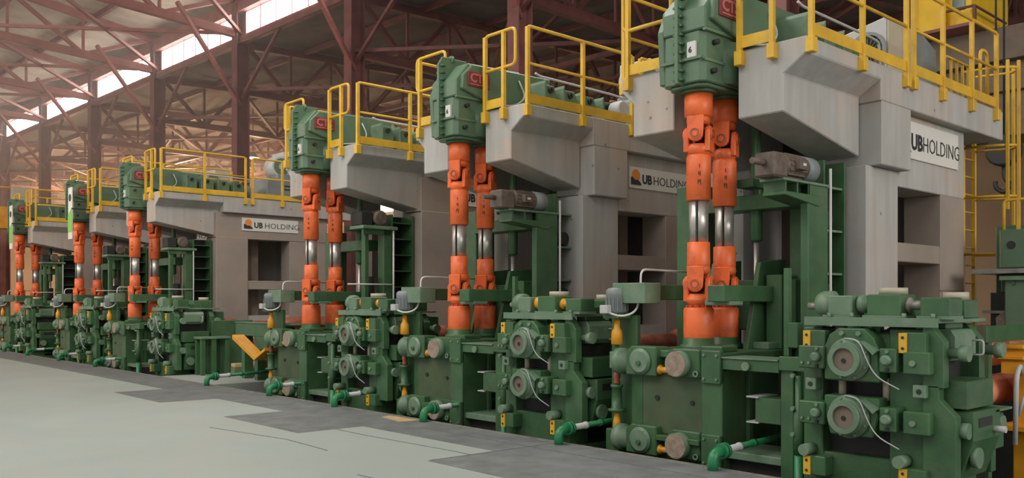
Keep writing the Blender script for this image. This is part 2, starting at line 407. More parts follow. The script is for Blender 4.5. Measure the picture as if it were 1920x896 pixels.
# clerestory windows: glowing panes between the columns
PANE = glow('sunlit_window_pane', (1.0, 0.95, 0.88), 9.0)
for k in range(len(COLY) - 1):
    y0, y1 = COLY[k] + .55, COLY[k + 1] - .45
    t = thing('window_%d' % (k + 1), 'sunlit clerestory window strip, number %d counted from the right' % (k + 1), 'window', B(ROW, y0, ZS), 'clerestory windows', 'structure')
    n = 6
    for j in range(n):
        a0 = y0 + (y1 - y0) * j / n; a1 = y0 + (y1 - y0) * (j + 1) / n - .05
        mb = MB(); bbox(mb, ROW - .01, ROW + .01, a0, a1, ZS, ZS + .9); part('pane', mb, PANE, t)
        mb = MB(); bbox(mb, ROW - .03, ROW + .03, a1, a1 + .05, ZS, ZS + .9); part('mullion', mb, STEELP, t)
# glowing strips added in the back row to brighten the rear bays
for k in range(4, len(COLY) - 1):
    y0, y1 = COLY[k] + .5, COLY[k + 1] - .5
    t = thing('window_%d' % (k + 20), 'added glowing strip high in the back row, number %d counted from the right' % (k - 3), 'window', B(42, y0, 11), 'added glowing strips of the back row', 'structure')
    mb = MB(); bbox(mb, 41.98, 42.0, y0, y1, 8.6, 10.0); part('pane', mb, glow('warm_glow_strip', (1.0, 0.72, 0.45), 7), t)

# high bay lamps
LAMP = glow('lamp_glass', (0.95, 0.97, 1.0), 14)
def bay_lamp(bx, by, z, power, lab, color=(1, .62, .36)):
    t = thing('high_bay_lamp', lab, 'lamp', B(bx, by, z), 'lamps hanging in the rear roof', None)
    part('hanger', MB().cyl(B(bx, by, z + .3), B(bx, by, zrear(bx) - .02), .02, n=6), DARK, t)
    part('shade', MB().lathe(B(bx, by, z), (0, 0, 1), [(0, .34), (.25, .14), (.32, .08)], 14), GREY, t)
    part('bulb', MB().lathe(B(bx, by, z - .06), (0, 0, 1), [(0, .12), (.05, .16), (.12, .15)], 12), LAMP, t)
    l = bpy.data.lights.new('lamp_light', 'POINT'); l.energy = power; l.color = color; l.shadow_soft_size = .4
    o = bpy.data.objects.new('lamp_light', l); COL.objects.link(o); o.location = B(bx, by, z - .5)
LP = ['in front of the others at left', 'right of the front lamp', 'small one in the second row', 'small one in the second row at right', 'tiny one far back at left', 'tiny one far back at right', 'behind the platforms of the towers', 'far right, beyond the back columns', 'far right and deepest in the hall']
for i, (bx, by) in enumerate([(24, 44), (34, 44), (26, 57), (37, 58), (24, 70), (34, 72), (52, 36), (54, 50), (54, 70)]):
    bay_lamp(bx, by, 9.4, (500, 700, 2600, 2600, 3000, 3000, 900, 2600, 3000)[i], 'lit high bay lamp under the rear roof, %s' % LP[i])

# ================================================================ MILL UNITS
# ---------------------------------------------------------------- concrete tower
def make_tower(kind, lab, gap):
    t = thing('concrete_tower', lab, 'tower', (8.5, 0, 0), 'concrete drive towers')
    zb0, zb1 = 3.67, 3.37
    def arm(nx, x_end, near):
        s = 1 if near else -1
        def sec(x, zb):
            if near: P = [(-1.25, 4.42), (-1.25, 4.25), (-.98, 4.07), (-.98, zb), (-.42, zb), (-.42, 4.42)]
            else: P = [(1.27, 4.42), (1.27, 4.25), (1.08, 4.07), (1.08, zb), (.46, zb), (.46, 4.42)]
            return [(x, y, z) for y, z in P]
        return MB().loft(sec(8.5, zb0), sec(x_end, zb1))
    xe = 10.2 - gap
    part('cantilever_arm', arm(0, xe, True), CONC, t, .012)
    part('cantilever_arm', arm(0, xe, False), CONC, t, .012)
    # platform slab behind the arms
    part('platform_slab', MB().box(xe, 14.1, -1.25, 1.27, 4.0, 4.42), CONC, t, .012)
    if kind == 'pillar':
        part('drop_pier', MB().box(10.22 - gap, 11.0 - gap, -1.25, -.45, 3.25, 4.0), CONC, t, .012)
        part('drop_pier', MB().box(10.22 - gap, 11.0 - gap, .5, 1.27, 3.25, 4.0), CONC, t, .012)
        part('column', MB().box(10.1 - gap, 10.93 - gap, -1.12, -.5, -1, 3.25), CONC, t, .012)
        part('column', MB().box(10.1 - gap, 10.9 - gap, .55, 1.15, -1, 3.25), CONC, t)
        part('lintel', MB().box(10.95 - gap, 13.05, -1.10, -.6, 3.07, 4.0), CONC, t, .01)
        x0, x1, zt, zo = 10.93 - gap, 12.26 - gap * 1.4, 3.07, 2.38
    else:
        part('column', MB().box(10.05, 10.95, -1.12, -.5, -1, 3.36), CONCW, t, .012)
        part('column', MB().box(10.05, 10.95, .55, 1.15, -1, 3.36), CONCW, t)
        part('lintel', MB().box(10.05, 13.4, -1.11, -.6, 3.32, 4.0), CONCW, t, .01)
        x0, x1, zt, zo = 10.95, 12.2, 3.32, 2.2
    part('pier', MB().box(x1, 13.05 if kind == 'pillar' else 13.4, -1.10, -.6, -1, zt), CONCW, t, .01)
    part('opening_beam', MB().box(x0, x1, -1.09, -.6, zo - .24, zo), CONCW, t, .01)
    part('lower_wall', MB().box(x0, x1, -1.08, -.6, -1, 1.25), CONC, t)
    part('far_wall', MB().box(10.95, 13.05, .7, 1.1, -1, 4.0), CONC, t)
    part('rear_wall', MB().box(12.75, 13.05, -.6, .7, -1, 4.0), CONC, t)
    part('inner_wall', MB().box(11.3, 11.5, -.6, .7, -1, 4.0), BROWNC, t)
    # construction joint, a raised line on pier and column
    part('form_joint', MB().box(x1, 13.05, -1.104, -1.08, 1.78, 1.79), BROWNC, t)
    return t
tw = []
for i, y in enumerate(SH):
    U = Vector((0, y, 0))
    lab = 'grey concrete tower with cantilever arms, %s to the camera, %s' % (ORD[i], SU[i])
    tw.append(make_tower('pillar' if i < 2 else 'plain', lab, 0.27 if i == 1 else 0.0))

# ---------------------------------------------------------------- signs
def sign(i, x0, x1, z0, z1, y):
    global U
    U = Vector((0, SH[i], 0))
    t = thing('wall_sign', 'white wall sign reading UB HOLDING on the %s concrete tower' % ORD[i], 'sign', ((x0 + x1) / 2, y, z0), 'company signs on the towers')
    part('board', MB().box(x0, x1, y - .025, y, z0, z1), SIGNW, t)
    w, h = x1 - x0, z1 - z0; yf = y - .028
    cx = x0 + w * .105; cz = z0 + h * .60
    # logo: orange disc over a dark curved shape
    part('logo_disc', MB().cyl((cx, yf - .004, cz), (cx, yf + .004, cz), h * .29, n=24), LOGOO, t)
    part('logo_ground', MB().prism([(cx - h * .36, z0 + h * .16), (cx + h * .38, z0 + h * .16), (cx + h * .30, z0 + h * .30), (cx + h * .1, z0 + h * .40), (cx - h * .12, z0 + h * .40), (cx - h * .25, z0 + h * .5), (cx - h * .36, z0 + h * .52)], 'y', yf - .008, yf + .002), NAVY, t)
    text_mesh('UB', h * .60, .003, BLACK, 'lettering', t, (x0 + w * .205, yf, z0 + h * .26), (1, 0, 0), (0, 0, 1), bold=h * .018, squeeze=.95)
    text_mesh('HOLDING', h * .60, .002, BLACK, 'lettering', t, (x0 + w * .385, yf, z0 + h * .26), (1, 0, 0), (0, 0, 1), bold=-h * .006, squeeze=w * .53 / (h * 2.28))
sign(0, 10.90, 12.78, 3.45, 3.92, -1.10)
sign(1, 10.92, 12.47, 3.46, 3.80, -1.10)
sign(2, 10.75, 12.45, 3.52, 3.88, -1.11)
sign(3, 10.77, 12.45, 3.55, 3.90, -1.11)
sign(4, 10.75, 12.45, 3.52, 3.88, -1.11)

# ---------------------------------------------------------------- railings
def rail_run(t, P0, P1, posts, loop0=False, loop1=False, h=1.08, z=4.42, toe=True, out=(0, -.02, 0)):
    """straight run between two points at slab height; posts = fractions"""
    P0 = Vector(P0); P1 = Vector(P1); d = (P1 - P0)
    zt = z + h; zm = z + h * .52
    q = lambda u, zz: (P0.x + d.x * u, P0.y + d.y * u, zz)
    r = .024
    if loop0 or loop1:
        e0 = [q(0, z + .1 if not loop0 else zm)]; 
        pts = []
        pts += [q(0, zm)] if loop0 else [q(0, z - .1)]
        pts += [q(0, zt), q(1, zt)]
        pts += [q(1, zm)] if loop1 else [q(1, z - .1)]
        if loop1: pts += [q(0, zm)]
        part('top_rail', MB().tube(pts, r, 8, .09), YELLOW, t)
        if not loop1: part('mid_rail', MB().tube([q(0, zm), q(1, zm)], r * .85, 8), YELLOW, t)
    else:
        part('top_rail', MB().tube([q(0, z - .1), q(0, zt), q(1, zt), q(1, z - .1)], r, 8, .06), YELLOW, t)
        part('mid_rail', MB().tube([q(0, zm), q(1, zm)], r * .85, 8), YELLOW, t)
    o = Vector(out)
    for u in posts:
        a = q(u, 0)
        part('post', MB().box(a[0] - .026, a[0] + .026, a[1] - .026, a[1] + .026, z - .16, zt - .01), YELLOW, t)
        part('post_bracket', MB().box(a[0] - .05, a[0] + .05, a[1] - .045, a[1] + .045, z - .18, z - .02), YELLOW, t, .006)
    if toe:
        a0, a1 = q(0, 0), q(1 if not loop1 else max(posts), 0)
        part('toe_board', MB().bar((a0[0], a0[1], z + .075), (a1[0], a1[1], z + .075), .012, .13), YELLOW, t)

def make_railings(i):
    w = '%s tower' % ORD[i]
    t = thing('guard_railing', 'yellow railing with looped end on the front of the near arm, %s' % w, 'railing', (8.46, -.8, 4.42), 'front arm railings')
    rail_run(t, (8.455, -.47, 0), (8.455, -1.12, 0), (0, .62), loop1=True)
    t = thing('guard_railing', 'long yellow side railing over the near arm of the %s' % w, 'railing', (9.7, -1.29, 4.42), 'side railings of the towers')
    rail_run(t, (8.54, -1.28, 0), (10.80, -1.28, 0), (0, .5, 1))
    t = thing('guard_railing', 'yellow side railing along the rear platform of the %s' % w, 'railing', (12.5, -1.29, 4.42), 'rear side railings of the towers')
    rail_run(t, (11.0, -1.28, 0), (13.75, -1.28, 0), (0, .32, .67, 1))
    t = thing('guard_railing', 'short yellow railing over the far arm front of the %s' % w, 'railing', (8.46, .85, 4.42), 'far arm railings')
    rail_run(t, (8.455, .47, 0), (8.455, 1.2, 0), (.9,), loop1=True)
    t = thing('guard_railing', 'yellow railing along the far side of the %s platform' % w, 'railing', (10, 1.3, 4.42), 'far side railings of the towers')
    rail_run(t, (8.60, 1.31, 0), (11.6, 1.31, 0), (0, .33, .66, 1))
for i, y in enumerate(SH):
    U = Vector((0, y, 0)); make_railings(i)

# ---------------------------------------------------------------- gearbox
def make_gearbox():
    t = thing('angle_gearbox', 'x', 'gearbox', (8.6, 0, 4.42), 'green gearboxes hung from the towers')
    # lower leg: chamfered plan
    def plan(x0, x1, y0, y1, c): return [(x0, y0 + c), (x0, y1 - c), (x0 + c, y1), (x1 - c, y1), (x1, y1 - c), (x1, y0 + c), (x1 - c, y0), (x0 + c, y0)]
    part('casing', MB().prism(plan(8.06, 9.25, -.27, .30, .06), 'z', 4.06, 4.62), GREEN2, t, .012)
    part('casing_foot', MB().prism(plan(8.1, 9.2, -.24, .26, .08), 'z', 4.02, 4.06), GREEN2, t, .01)
    # upper leg with a sloping top at the front
    part('upper_casing', MB().prism([(8.04, 4.62), (8.04, 4.86), (8.26, 5.12), (9.3, 5.16), (9.3, 4.62)], 'y', -.31, .27), GREEN2, t, .015)
    part('side_casing', MB().prism([(8.10, 4.10), (8.06, 4.70), (8.16, 4.92), (9.2, 4.92), (9.2, 4.10)], 'y', .27, .36), GREEN2, t, .012)
    # split flange with bolts
    part('split_flange', MB().prism([(7.97, 4.05), (7.97, 5.12), (8.05, 5.24), (8.5, 5.24), (8.5, 4.05)], 'y', .01, .055), GREEN2, t, .006)
    for k in range(11):
        z = 4.10 + k * .10
        for y in (-.012, .077):
            part('bolt', MB().cyl((7.99, y, z), (8.07, y, z), .016, n=6), GREEN, t)
    # head with name plate
    part('head', MB().prism([(8.10, 4.72), (8.12, 4.92), (8.30, 5.10), (9.9, 5.14), (9.9, 4.55), (8.75, 4.55)], 'y', -.37, .34), GREEN2, t, .015)
    part('head_cover', MB().cyl((9.9, 0, 4.85), (10.1, 0, 4.85), .30, n=24), GREEN2, t)
    part('rib', MB().box(8.05, 9.22, -.31, -.27, 4.60, 4.64), GREENP, t)
    part('rib', MB().box(8.03, 8.06, -.27, .30, 4.30, 4.33), GREEN2, t)
    part('rib', MB().box(8.08, 9.2, -.285, -.27, 4.28, 4.31), GREENP, t)
    part('side_bulge', MB().cyl((8.62, -.10, 4.08), (8.62, -.10, 4.55), .25, n=24), GREEN2, t)
    part('plug', MB().cyl((8.25, -.34, 4.50), (8.25, -.27, 4.50), .03, n=10), DARK, t)
    part('plug', MB().cyl((8.22, -.33, 4.18), (8.22, -.26, 4.18), .03, n=10), DARK, t)
    pl = part('name_plate', MB().box(8.20, 8.62, -.39, -.37, 4.77, 4.99), RED, t, .006)
    text_mesh('CTS', .185, .004, REDL, 'lettering', pl, (8.235, -.394, 4.835), (1, 0, 0), (0, 0, 1), bold=.006, squeeze=1.0)
    part('underline', MB().box(8.24, 8.58, -.396, -.389, 4.795, 4.812), REDL, pl)
    nb = part('data_plate', MB().box(8.030, 8.06, -.185, -.075, 4.33, 4.50), WHITE, t)
    text_mesh('6', .09, .003, BLACK, 'lettering', nb, (8.028, -.095, 4.38), (0, -1, 0), (0, 0, 1), bold=.002)
    part('lifting_eye', MB().ring((8.2, .03, 5.22), (8.24, .03, 5.22), .06, .03, 12), GREEN2, t)
    # round flanges the spindles hang from
    for x in (8.35, 8.85):
        part('output_flange', MB().cyl((x, 0, 3.985), (x, 0, 4.03), .20, n=24), GREEN, t)
    part('hose', MB().tube([(9.2, -.39, 5.0), (9.3, -.45, 4.75), (9.1, -.44, 4.6), (8.8, -.40, 4.56)], .014, 6, .12), LGREY, t)
    return t
U = Vector((0, SH[0], 0))
gb = make_gearbox(); gb['label'] = 'green gearbox with red CTS plate over the spindles of the nearest tower'
for i in range(1, 6):
    dup(gb, SH[i] - SH[0], 'green gearbox with red plate over the spindles of the %s tower' % ORD[i])

# ---------------------------------------------------------------- spindles
def make_spindle(X, zs):
    """upright universal spindle; zs shifts the sleeve a little"""
    t = thing('upright_spindle', 'x', 'spindle', (X, 0, 1.2), 'upright orange spindles')
    L_ = lambda pr, m, nm, **k: part(nm, MB().lathe((X, 0, 0), (0, 0, 1), pr, 28), m, t, **k)
    L_([(1.22, .165), (1.24, .170), (1.55, .170), (1.575, .155)], ORANGE, 'lower_sleeve')
    L_([(1.575, .13), (1.62, .12), (1.64, .145), (1.69, .145), (1.695, .11)], ORANGE, 'neck')
    L_([(2.04, .125), (2.06, .13), (2.33 + zs, .128), (2.335 + zs, .118)], ORANGE, 'lower_tube')
    L_([(2.32 + zs, .108), (2.82 + zs, .108)], CHROME, 'sliding_shaft', label='polished steel sliding shaft')
    L_([(2.80 + zs, .125), (2.81 + zs, .138), (3.27, .138), (3.30, .125)], ORANGE, 'upper_tube')
    L_([(3.72, .13), (3.74, .158), (4.0, .158)], ORANGE, 'upper_sleeve')
    part('keyway', MB().box(X - .112, X - .09, -.06, -.04, 2.33 + zs, 2.81 + zs), DARK, t)
    for z, nm, turn in ((1.84, 'lower_joint', .35), (3.53, 'upper_joint', .35)):
        # two forked yokes at right angles, joined by a cross with round bearing caps
        ca, sa = math.cos(turn), math.sin(turn)
        def W(a, b, zz): return (X + a * ca - b * sa, a * sa + b * ca, z + zz)
        j = part(nm, MB().lathe((X, 0, z), (0, 0, 1), [(-.24, .125), (-.15, .136), (-.11, .11)], 20), ORANGE, t)
        part('collar', MB().lathe((X, 0, z), (0, 0, 1), [(.11, .11), (.15, .136), (.22, .125)], 20), ORANGE, j)
        part('cross', MB().cyl(W(-.14, 0, 0), W(.14, 0, 0), .045, n=14), DARK, j)
        part('cross', MB().cyl(W(0, -.14, 0), W(0, .14, 0), .045, n=14), DARK, j)
        part('core', MB().lathe((X, 0, z), (0, 0, 1), [(-.09, .03), (-.05, .08), (.05, .08), (.09, .03)], 16), DARK, j)
        for (a, b, up) in ((-1, 0, 1), (1, 0, 1), (0, -1, -1), (0, 1, -1)):
            prof = [(-.10, .20), (.10, .20), (.092, .03)] + [(.092 * math.cos(q), .092 * math.sin(q)) for q in [-k * PI / 7 for k in range(1, 7)]] + [(-.092, .03)]
            mk = lambda d, q: [W(a * d + (0 if a else p * q), b * d + (0 if b else p * q), h * up) for p, h in prof]
            part('yoke_ear', MB().loft(mk(.09, .9), mk(.15, 1.0)), ORANGE, j, .008)
            part('bearing_cap', MB().cyl(W(a * .15, b * .15, 0), W(a * .165, b * .165, 0), .066, n=18), ORANGE, j)
            part('bearing_ring', MB().ring(W(a * .165, b * .165, 0), W(a * .172, b * .172, 0), .052, .036, 16), RUST, j)
    # bolts round the lower sleeve and stencil marks on the upper tube
    mb = MB()
    for k in range(10):
        a = k * 2 * PI / 10; mb.cyl((X + .135 * math.cos(a), .135 * math.sin(a), 1.555), (X + .135 * math.cos(a), .135 * math.sin(a), 1.60), .014, n=6)
    part('bolts', mb, RUST, t)['kind'] = 'stuff'
    # short painted strokes on the upper tube, facing the aisle
    for k, (a, z0, h) in enumerate(((-2.55, 2.96, .05), (-2.45, 2.98, .03), (-2.35, 2.95, .06), (-2.5, 3.06, .04), (-2.38, 3.05, .05), (-2.44, 3.14, .04))):
        c, q = math.cos(a), math.sin(a)
        part('paint_mark', MB().bar((X + .1385 * c, .1385 * q, z0), (X + .1385 * c, .1385 * q, z0 + h), .010, .004), DARK, t)
    return t
sp1 = make_spindle(8.35, -.02); sp1['label'] = 'orange upright spindle with chrome shaft, front one at the nearest tower'
sp2 = make_spindle(8.86, -.05); sp2['label'] = 'orange upright spindle with chrome shaft, rear one at the nearest tower'
SPL = []
for i in range(1, 6):
    dy = SH[i] - SH[0]
    SPL.append(dup(sp1, dy, 'orange upright spindle with chrome shaft, front one at the %s tower' % ORD[i]))
    SPL.append(dup(sp2, dy, 'orange upright spindle with chrome shaft, rear one at the %s tower' % ORD[i]))

# ---------------------------------------------------------------- drive train on the platform
def make_train():
    t = thing('gear_train', 'x', 'gear unit', (10.6, -.6, 4.42), 'green gear units on the platforms')
    Y0, Y1 = -.75, .35
    part('base_frame', MB().box(9.5, 11.3, Y0, Y1, 4.42, 4.50), GREEN, t)
    for k, (x, w_) in enumerate(((9.42, .30), (9.82, .36), (10.28, .34), (10.72, .32))):
        h = 4.94 - k * .02
        c = part('cover', MB().prism([(x, 4.5), (x, h - .12), (x + .06, h), (x + w_ - .06, h), (x + w_, h - .12), (x + w_, 4.5)], 'y', Y0 + .06, Y1), GREEN2, t, .01)
        part('end_plate', MB().prism([(x - .02, 4.46), (x - .02, h + .0), (x + .015, h + .05), (x + .015, 4.46)], 'y', Y0, Y1 + .05), GREENP, t)
        part('lifting_lug', MB().ring((x + w_ / 2, Y0 + .05, h - .08), (x + w_ / 2, Y0 + .02, h - .08), .045, .02, 12), DARK, c)
    part('shaft_cover', MB().cyl((11.02, -.2, 4.68), (11.14, -.2, 4.68), .17, n=20), GREEN2, t)
    part('coupling', MB().lathe((11.14, -.2, 4.68), (1, 0, 0), [(0, .22), (.06, .22), (.07, .12), (.16, .12), (.17, .22), (.23, .22)], 20), GREY, t)
    part('oil_pipe', MB().tube([(9.2, Y0, 5.05), (9.3, Y0, 5.02), (10.95, Y0, 5.0), (11.2, Y0, 4.98), (11.25, Y0, 4.5)], .018, 6, .06), LGREY, t)
    part('oil_pipe', MB().tube([(11.0, Y0 + .1, 4.92), (11.3, Y0 + .1, 4.92), (11.33, Y0 + .1, 4.5)], .022, 6, .06), COPPER, t)
    return t
gt = make_train(); gt['label'] = 'row of green gear covers on the platform of the nearest tower'
for i in range(1, 6): dup(gt, SH[i] - SH[0], 'row of green gear covers on the platform of the %s tower' % ORD[i])
def make_motor(white):
    t = thing('drive_motor', 'x', 'motor', (12.5, -.2, 4.42), 'main drive motors on the platforms')
    if white:
        part('housing', MB().prism([(-.75, 4.46), (-.75, 5.36), (-.1, 5.22), (.3, 5.0), (.3, 4.46)], 'x', 11.40, 12.1), LGREY, t, .01)
        part('side_cover', MB().box(11.42, 12.12, -.78, -.75, 4.46, 5.33), BEIGE, t, .004)
        f = part('fan_shroud', MB().ring((11.34, -.52, 4.94), (11.40, -.52, 4.94), .25, .21, 28), GREY, t)
        part('fan_backing', MB().cyl((11.385, -.52, 4.94), (11.395, -.52, 4.94), .21, n=24), DARK, f)
        for k in range(8):
            a = k * PI / 8; part('grille_bar', MB().bar((11.37, -.52 - .21 * math.cos(a), 4.94 - .21 * math.sin(a)), (11.37, -.52 + .21 * math.cos(a), 4.94 + .21 * math.sin(a)), .010, .010), GREEN, f)
    else:
        part('housing', MB().prism([(11.72, 4.56), (11.72, 5.05), (11.80, 5.12), (12.85, 5.12), (12.93, 5.05), (12.93, 4.56)], 'y', -.70, .4), GREY, t, .015)
        part('terminal_panel', MB().box(12.25, 12.42, -.715, -.69, 4.9, 4.93), DARK, t)
        part('terminal_panel', MB().box(12.25, 12.42, -.715, -.69, 4.8, 4.83), DARK, t)
        part('vent_slot', MB().box(12.66, 12.78, -.715, -.69, 4.70, 4.98), DARK, t)
        part('mounting_foot', MB().box(11.7, 12.95, -.75, .45, 4.42, 4.56), DARK, t, .01)
        part('blower_duct', MB().box(12.15, 12.9, -.5, .2, 5.12, 5.28), GREY, t, .01)
        part('blower', MB().lathe((12.3, -.45, 5.50), (0, 1, 0), [(0, .28), (.05, .32), (.45, .32), (.5, .28)], 24), LGREY, t)
        part('blower_inlet', MB().ring((12.3, -.47, 5.50), (12.3, -.45, 5.50), .24, .1, 24), GREEN2, t)
        part('air_box', MB().box(12.4, 13.0, -.35, .35, 5.25, 5.95), LGREY, t, .01)
    return t
mo = make_motor(True); mo['label'] = 'white motor box with round fan grille on the nearest tower platform'
U = Vector((0, SH[3], 0))
md = make_motor(False); md['label'] = 'grey drive motor with blower on the fourth nearest tower platform'
for i in (1, 2, 4, 5):
    dup(md, SH[i] - SH[3], 'grey drive motor with blower on the %s tower platform' % ORD[i])
U = Vector((0, SH[0], 0))
t = thing('auxiliary_motor', 'large grey rounded motor at the rear end of the nearest platform', 'motor', (12.9, 0, 4.42))
part('body', MB().prism([(12.35, 4.5), (12.35, 5.38), (12.5, 5.45), (13.1, 5.25), (13.2, 4.5)], 'y', -.7, .5), GREY, t, .02)
part('rear_dome', MB().lathe((13.2, -.15, 4.95), (1, 0, 0), [(0, .45), (.18, .43), (.34, .3), (.4, .1)], 24), GREY, t)
part('foot', MB().box(12.3, 13.5, -.72, .52, 4.42, 4.5), DARK, t)
# small fan motors seen low on the second platform
for k, (i, x) in enumerate(((1, 10.9), (2, 10.95))):
    U = Vector((0, SH[i], 0))
    t = thing('cooling_fan', 'small pale round cooling fan on the %s platform' % ORD[i], 'fan', (x, -.98, 4.42))
    part('fan_drum', MB().lathe((x - .02, -1.05, 4.72), (0, 1, 0), [(0, .11), (.03, .13), (.22, .13), (.25, .1)], 20), LGREY, t)
    part('pedestal', MB().box(x - .06, x + .06, -1.02, -.9, 4.42, 4.62), GREY, t)
    part('drip_tray', MB().box(x - .55, x - .1, -1.1, -.8, 4.42, 4.56), GREY, t, .01)
U = Vector((0, SH[0], 0))

# ---------------------------------------------------------------- lifting frame inside the tower
def make_frame():
    t = thing('lifting_rig', 'x', 'machine frame', (9.6, -.4, PIT), 'green lifting frames under the towers')
    part('post', MB().box(8.98, 9.42, -1.0, -.90, PIT, 2.96), GREEN, t, .01)
    part('back_flange', MB().box(9.46, 9.50, -.92, -.5, PIT, 3.26), GREEN, t)
    part('web', MB().box(9.5, 9.94, -.55, -.50, PIT, 3.28), GREEN, t)
    part('rear_flange', MB().box(9.94, 9.98, -.92, -.5, PIT, 3.28), GREEN, t)
    for z in (1.45, 1.95, 2.45, 2.95):
        part('stiffener', MB().box(9.5, 9.94, -.90, -.55, z, z + .025), GREENP, t)
    part('far_post', MB().box(9.2, 9.6, .62, .95, PIT, 3.1), GREEN, t, .01)
    part('head_beam', MB().box(8.45, 9.42, -1.02, -.72, 2.93, 2.96), GREENP, t, .006)
    for x in (8.5, 8.74, 8.98): part('head_web', MB().box(x, x + .03, -1.0, -.74, 2.82, 2.93), GREEN, t)
    part('head_beam', MB().prism([(8.48, 2.82), (9.3, 2.82), (9.3, 2.74), (9.2, 2.70), (8.48, 2.78)], 'y', -1.012, -.74), GREEN, t, .006)
    part('cross_beam', MB().box(9.15, 9.45, -.90, .62, 2.72, 2.90), GREEN, t, .01)
    part('cross_beam', MB().box(9.3, 9.6, -.66, .62, 1.3, 1.9), GREEN, t, .01)
    # sloping cradle
    part('cradle', MB().prism([(8.75, 1.0), (9.05, 2.1), (9.6, 2.15), (9.6, .9)], 'y', -.36, -.30), GREEN, t, .006)
    part('cradle', MB().prism([(8.75, 1.0), (9.05, 2.1), (9.6, 2.15), (9.6, .9)], 'y', .25, .31), GREEN, t, .006)
    part('side_block', MB().box(9.1, 9.6, -.6, -.4, 1.1, 1.95), GREEN, t, .01)
    part('side_box', MB().box(8.5, 8.62, -1.15, -1.02, 1.15, 1.42), GREEN, t, .01)
    part('slim_post', MB().box(8.54, 8.60, -1.02, -.96, PIT, 2.0), GREEN, t)
    part('conduit', MB().cyl((9.47, -1.0, .6), (9.47, -1.0, 3.15), .017, n=8), WHITE, t)
    part('roller', MB().cyl((9.72, -.85, 2.6), (9.72, -.56, 2.6), .10, n=16), DARK, t)
    part('roller', MB().cyl((9.72, -.85, 1.75), (9.72, -.56, 1.75), .10, n=16), DARK, t)
    return t
def make_jack():
    t = thing('lifting_jack', 'x', 'jack', (9.3, -.1, 1.0), 'slender lifting jacks beside the spindles')
    part('barrel', MB().lathe((9.3, -.15, 0), (0, 0, 1), [(2.36, .06), (2.38, .072), (3.35, .072), (3.4, .055), (4.1, .055)], 16), GREEN, t)
    part('rod', MB().cyl((9.3, -.15, 1.3), (9.3, -.15, 2.38), .034, n=12), CHROME, t)
    part('collar', MB().lathe((9.3, -.15, 1.28), (0, 0, 1), [(0, .1), (.1, .1), (.12, .07)], 16), GREEN, t)
    part('trunnion', MB().box(9.05, 9.55, -.26, -.04, 2.98, 3.08), GREEN, t, .006)
    return t
def make_geared_motor():
    t = thing('geared_motor', 'x', 'motor', (8.8, -.88, 2.96), 'brown geared motors on the lifting frames')
    y, z = -.88, 3.11
    part('gear_case', MB().box(8.28, 8.55, y - .13, y + .12, 2.96, 3.22), BROWNM, t, .02)
    part('motor_body', MB().lathe((8.55, y, z), (1, 0, 0), [(0, .09), (.03, .13), (.42, .13), (.44, .135)], 20), BROWNM, t)
    mb = MB()
    for k in range(16):
        a = 2 * PI * k / 16; mb.bar((8.6, y + .135 * math.cos(a), z + .135 * math.sin(a)), (8.96, y + .135 * math.cos(a), z + .135 * math.sin(a)), .008, .02)
    part('cooling_fins', mb, BROWNM, t)['kind'] = 'stuff'
    part('fan_cowl', MB().lathe((8.98, y, z), (1, 0, 0), [(0, .145), (.22, .145), (.25, .11)], 22), GREY, t)
    part('cowl_grille', MB().ring((9.235, y, z), (9.245, y, z), .09, .03, 18), GREY, t)
    part('terminal_box', MB().box(8.68, 8.84, y - .2, y - .12, 3.06, 3.17), BROWNM, t, .006)
    part('rating_plate', MB().box(8.73, 8.79, y - .206, y - .2, 3.10, 3.13), WHITE, t)
    part('coupling', MB().cyl((8.06, y, z), (8.28, y, z), .035, n=14), BROWNM, t)
    return t
def make_arms():
    out = []
    t = thing('spindle_support', 'x', 'support arm', (9.0, -.4, 1.6), 'green box arms steadying the spindles')
    part('arm', MB().box(8.12, 9.32, -.50, -.28, 1.64, 1.82), GREEN, t, .008)
    part('clamp', MB().box(8.22, 8.48, -.5, -.17, 1.60, 1.66), GREENP, t, .008)
    part('knuckle', MB().cyl((9.3, -.5, 1.6), (9.3, -.28, 1.6), .12, n=16), GREEN, t)
    out.append(t)
    t = thing('spindle_support', 'x', 'support arm', (8.4, .5, 1.6), 'green box arms steadying the spindles')
    part('arm', MB().box(8.28, 9.1, .50, .72, 1.66, 1.84), GREEN, t, .008)
    part('end_box', MB().box(7.98, 8.28, .48, .97, 1.62, 1.86), GREENP, t, .008)
    out.append(t)
    return out
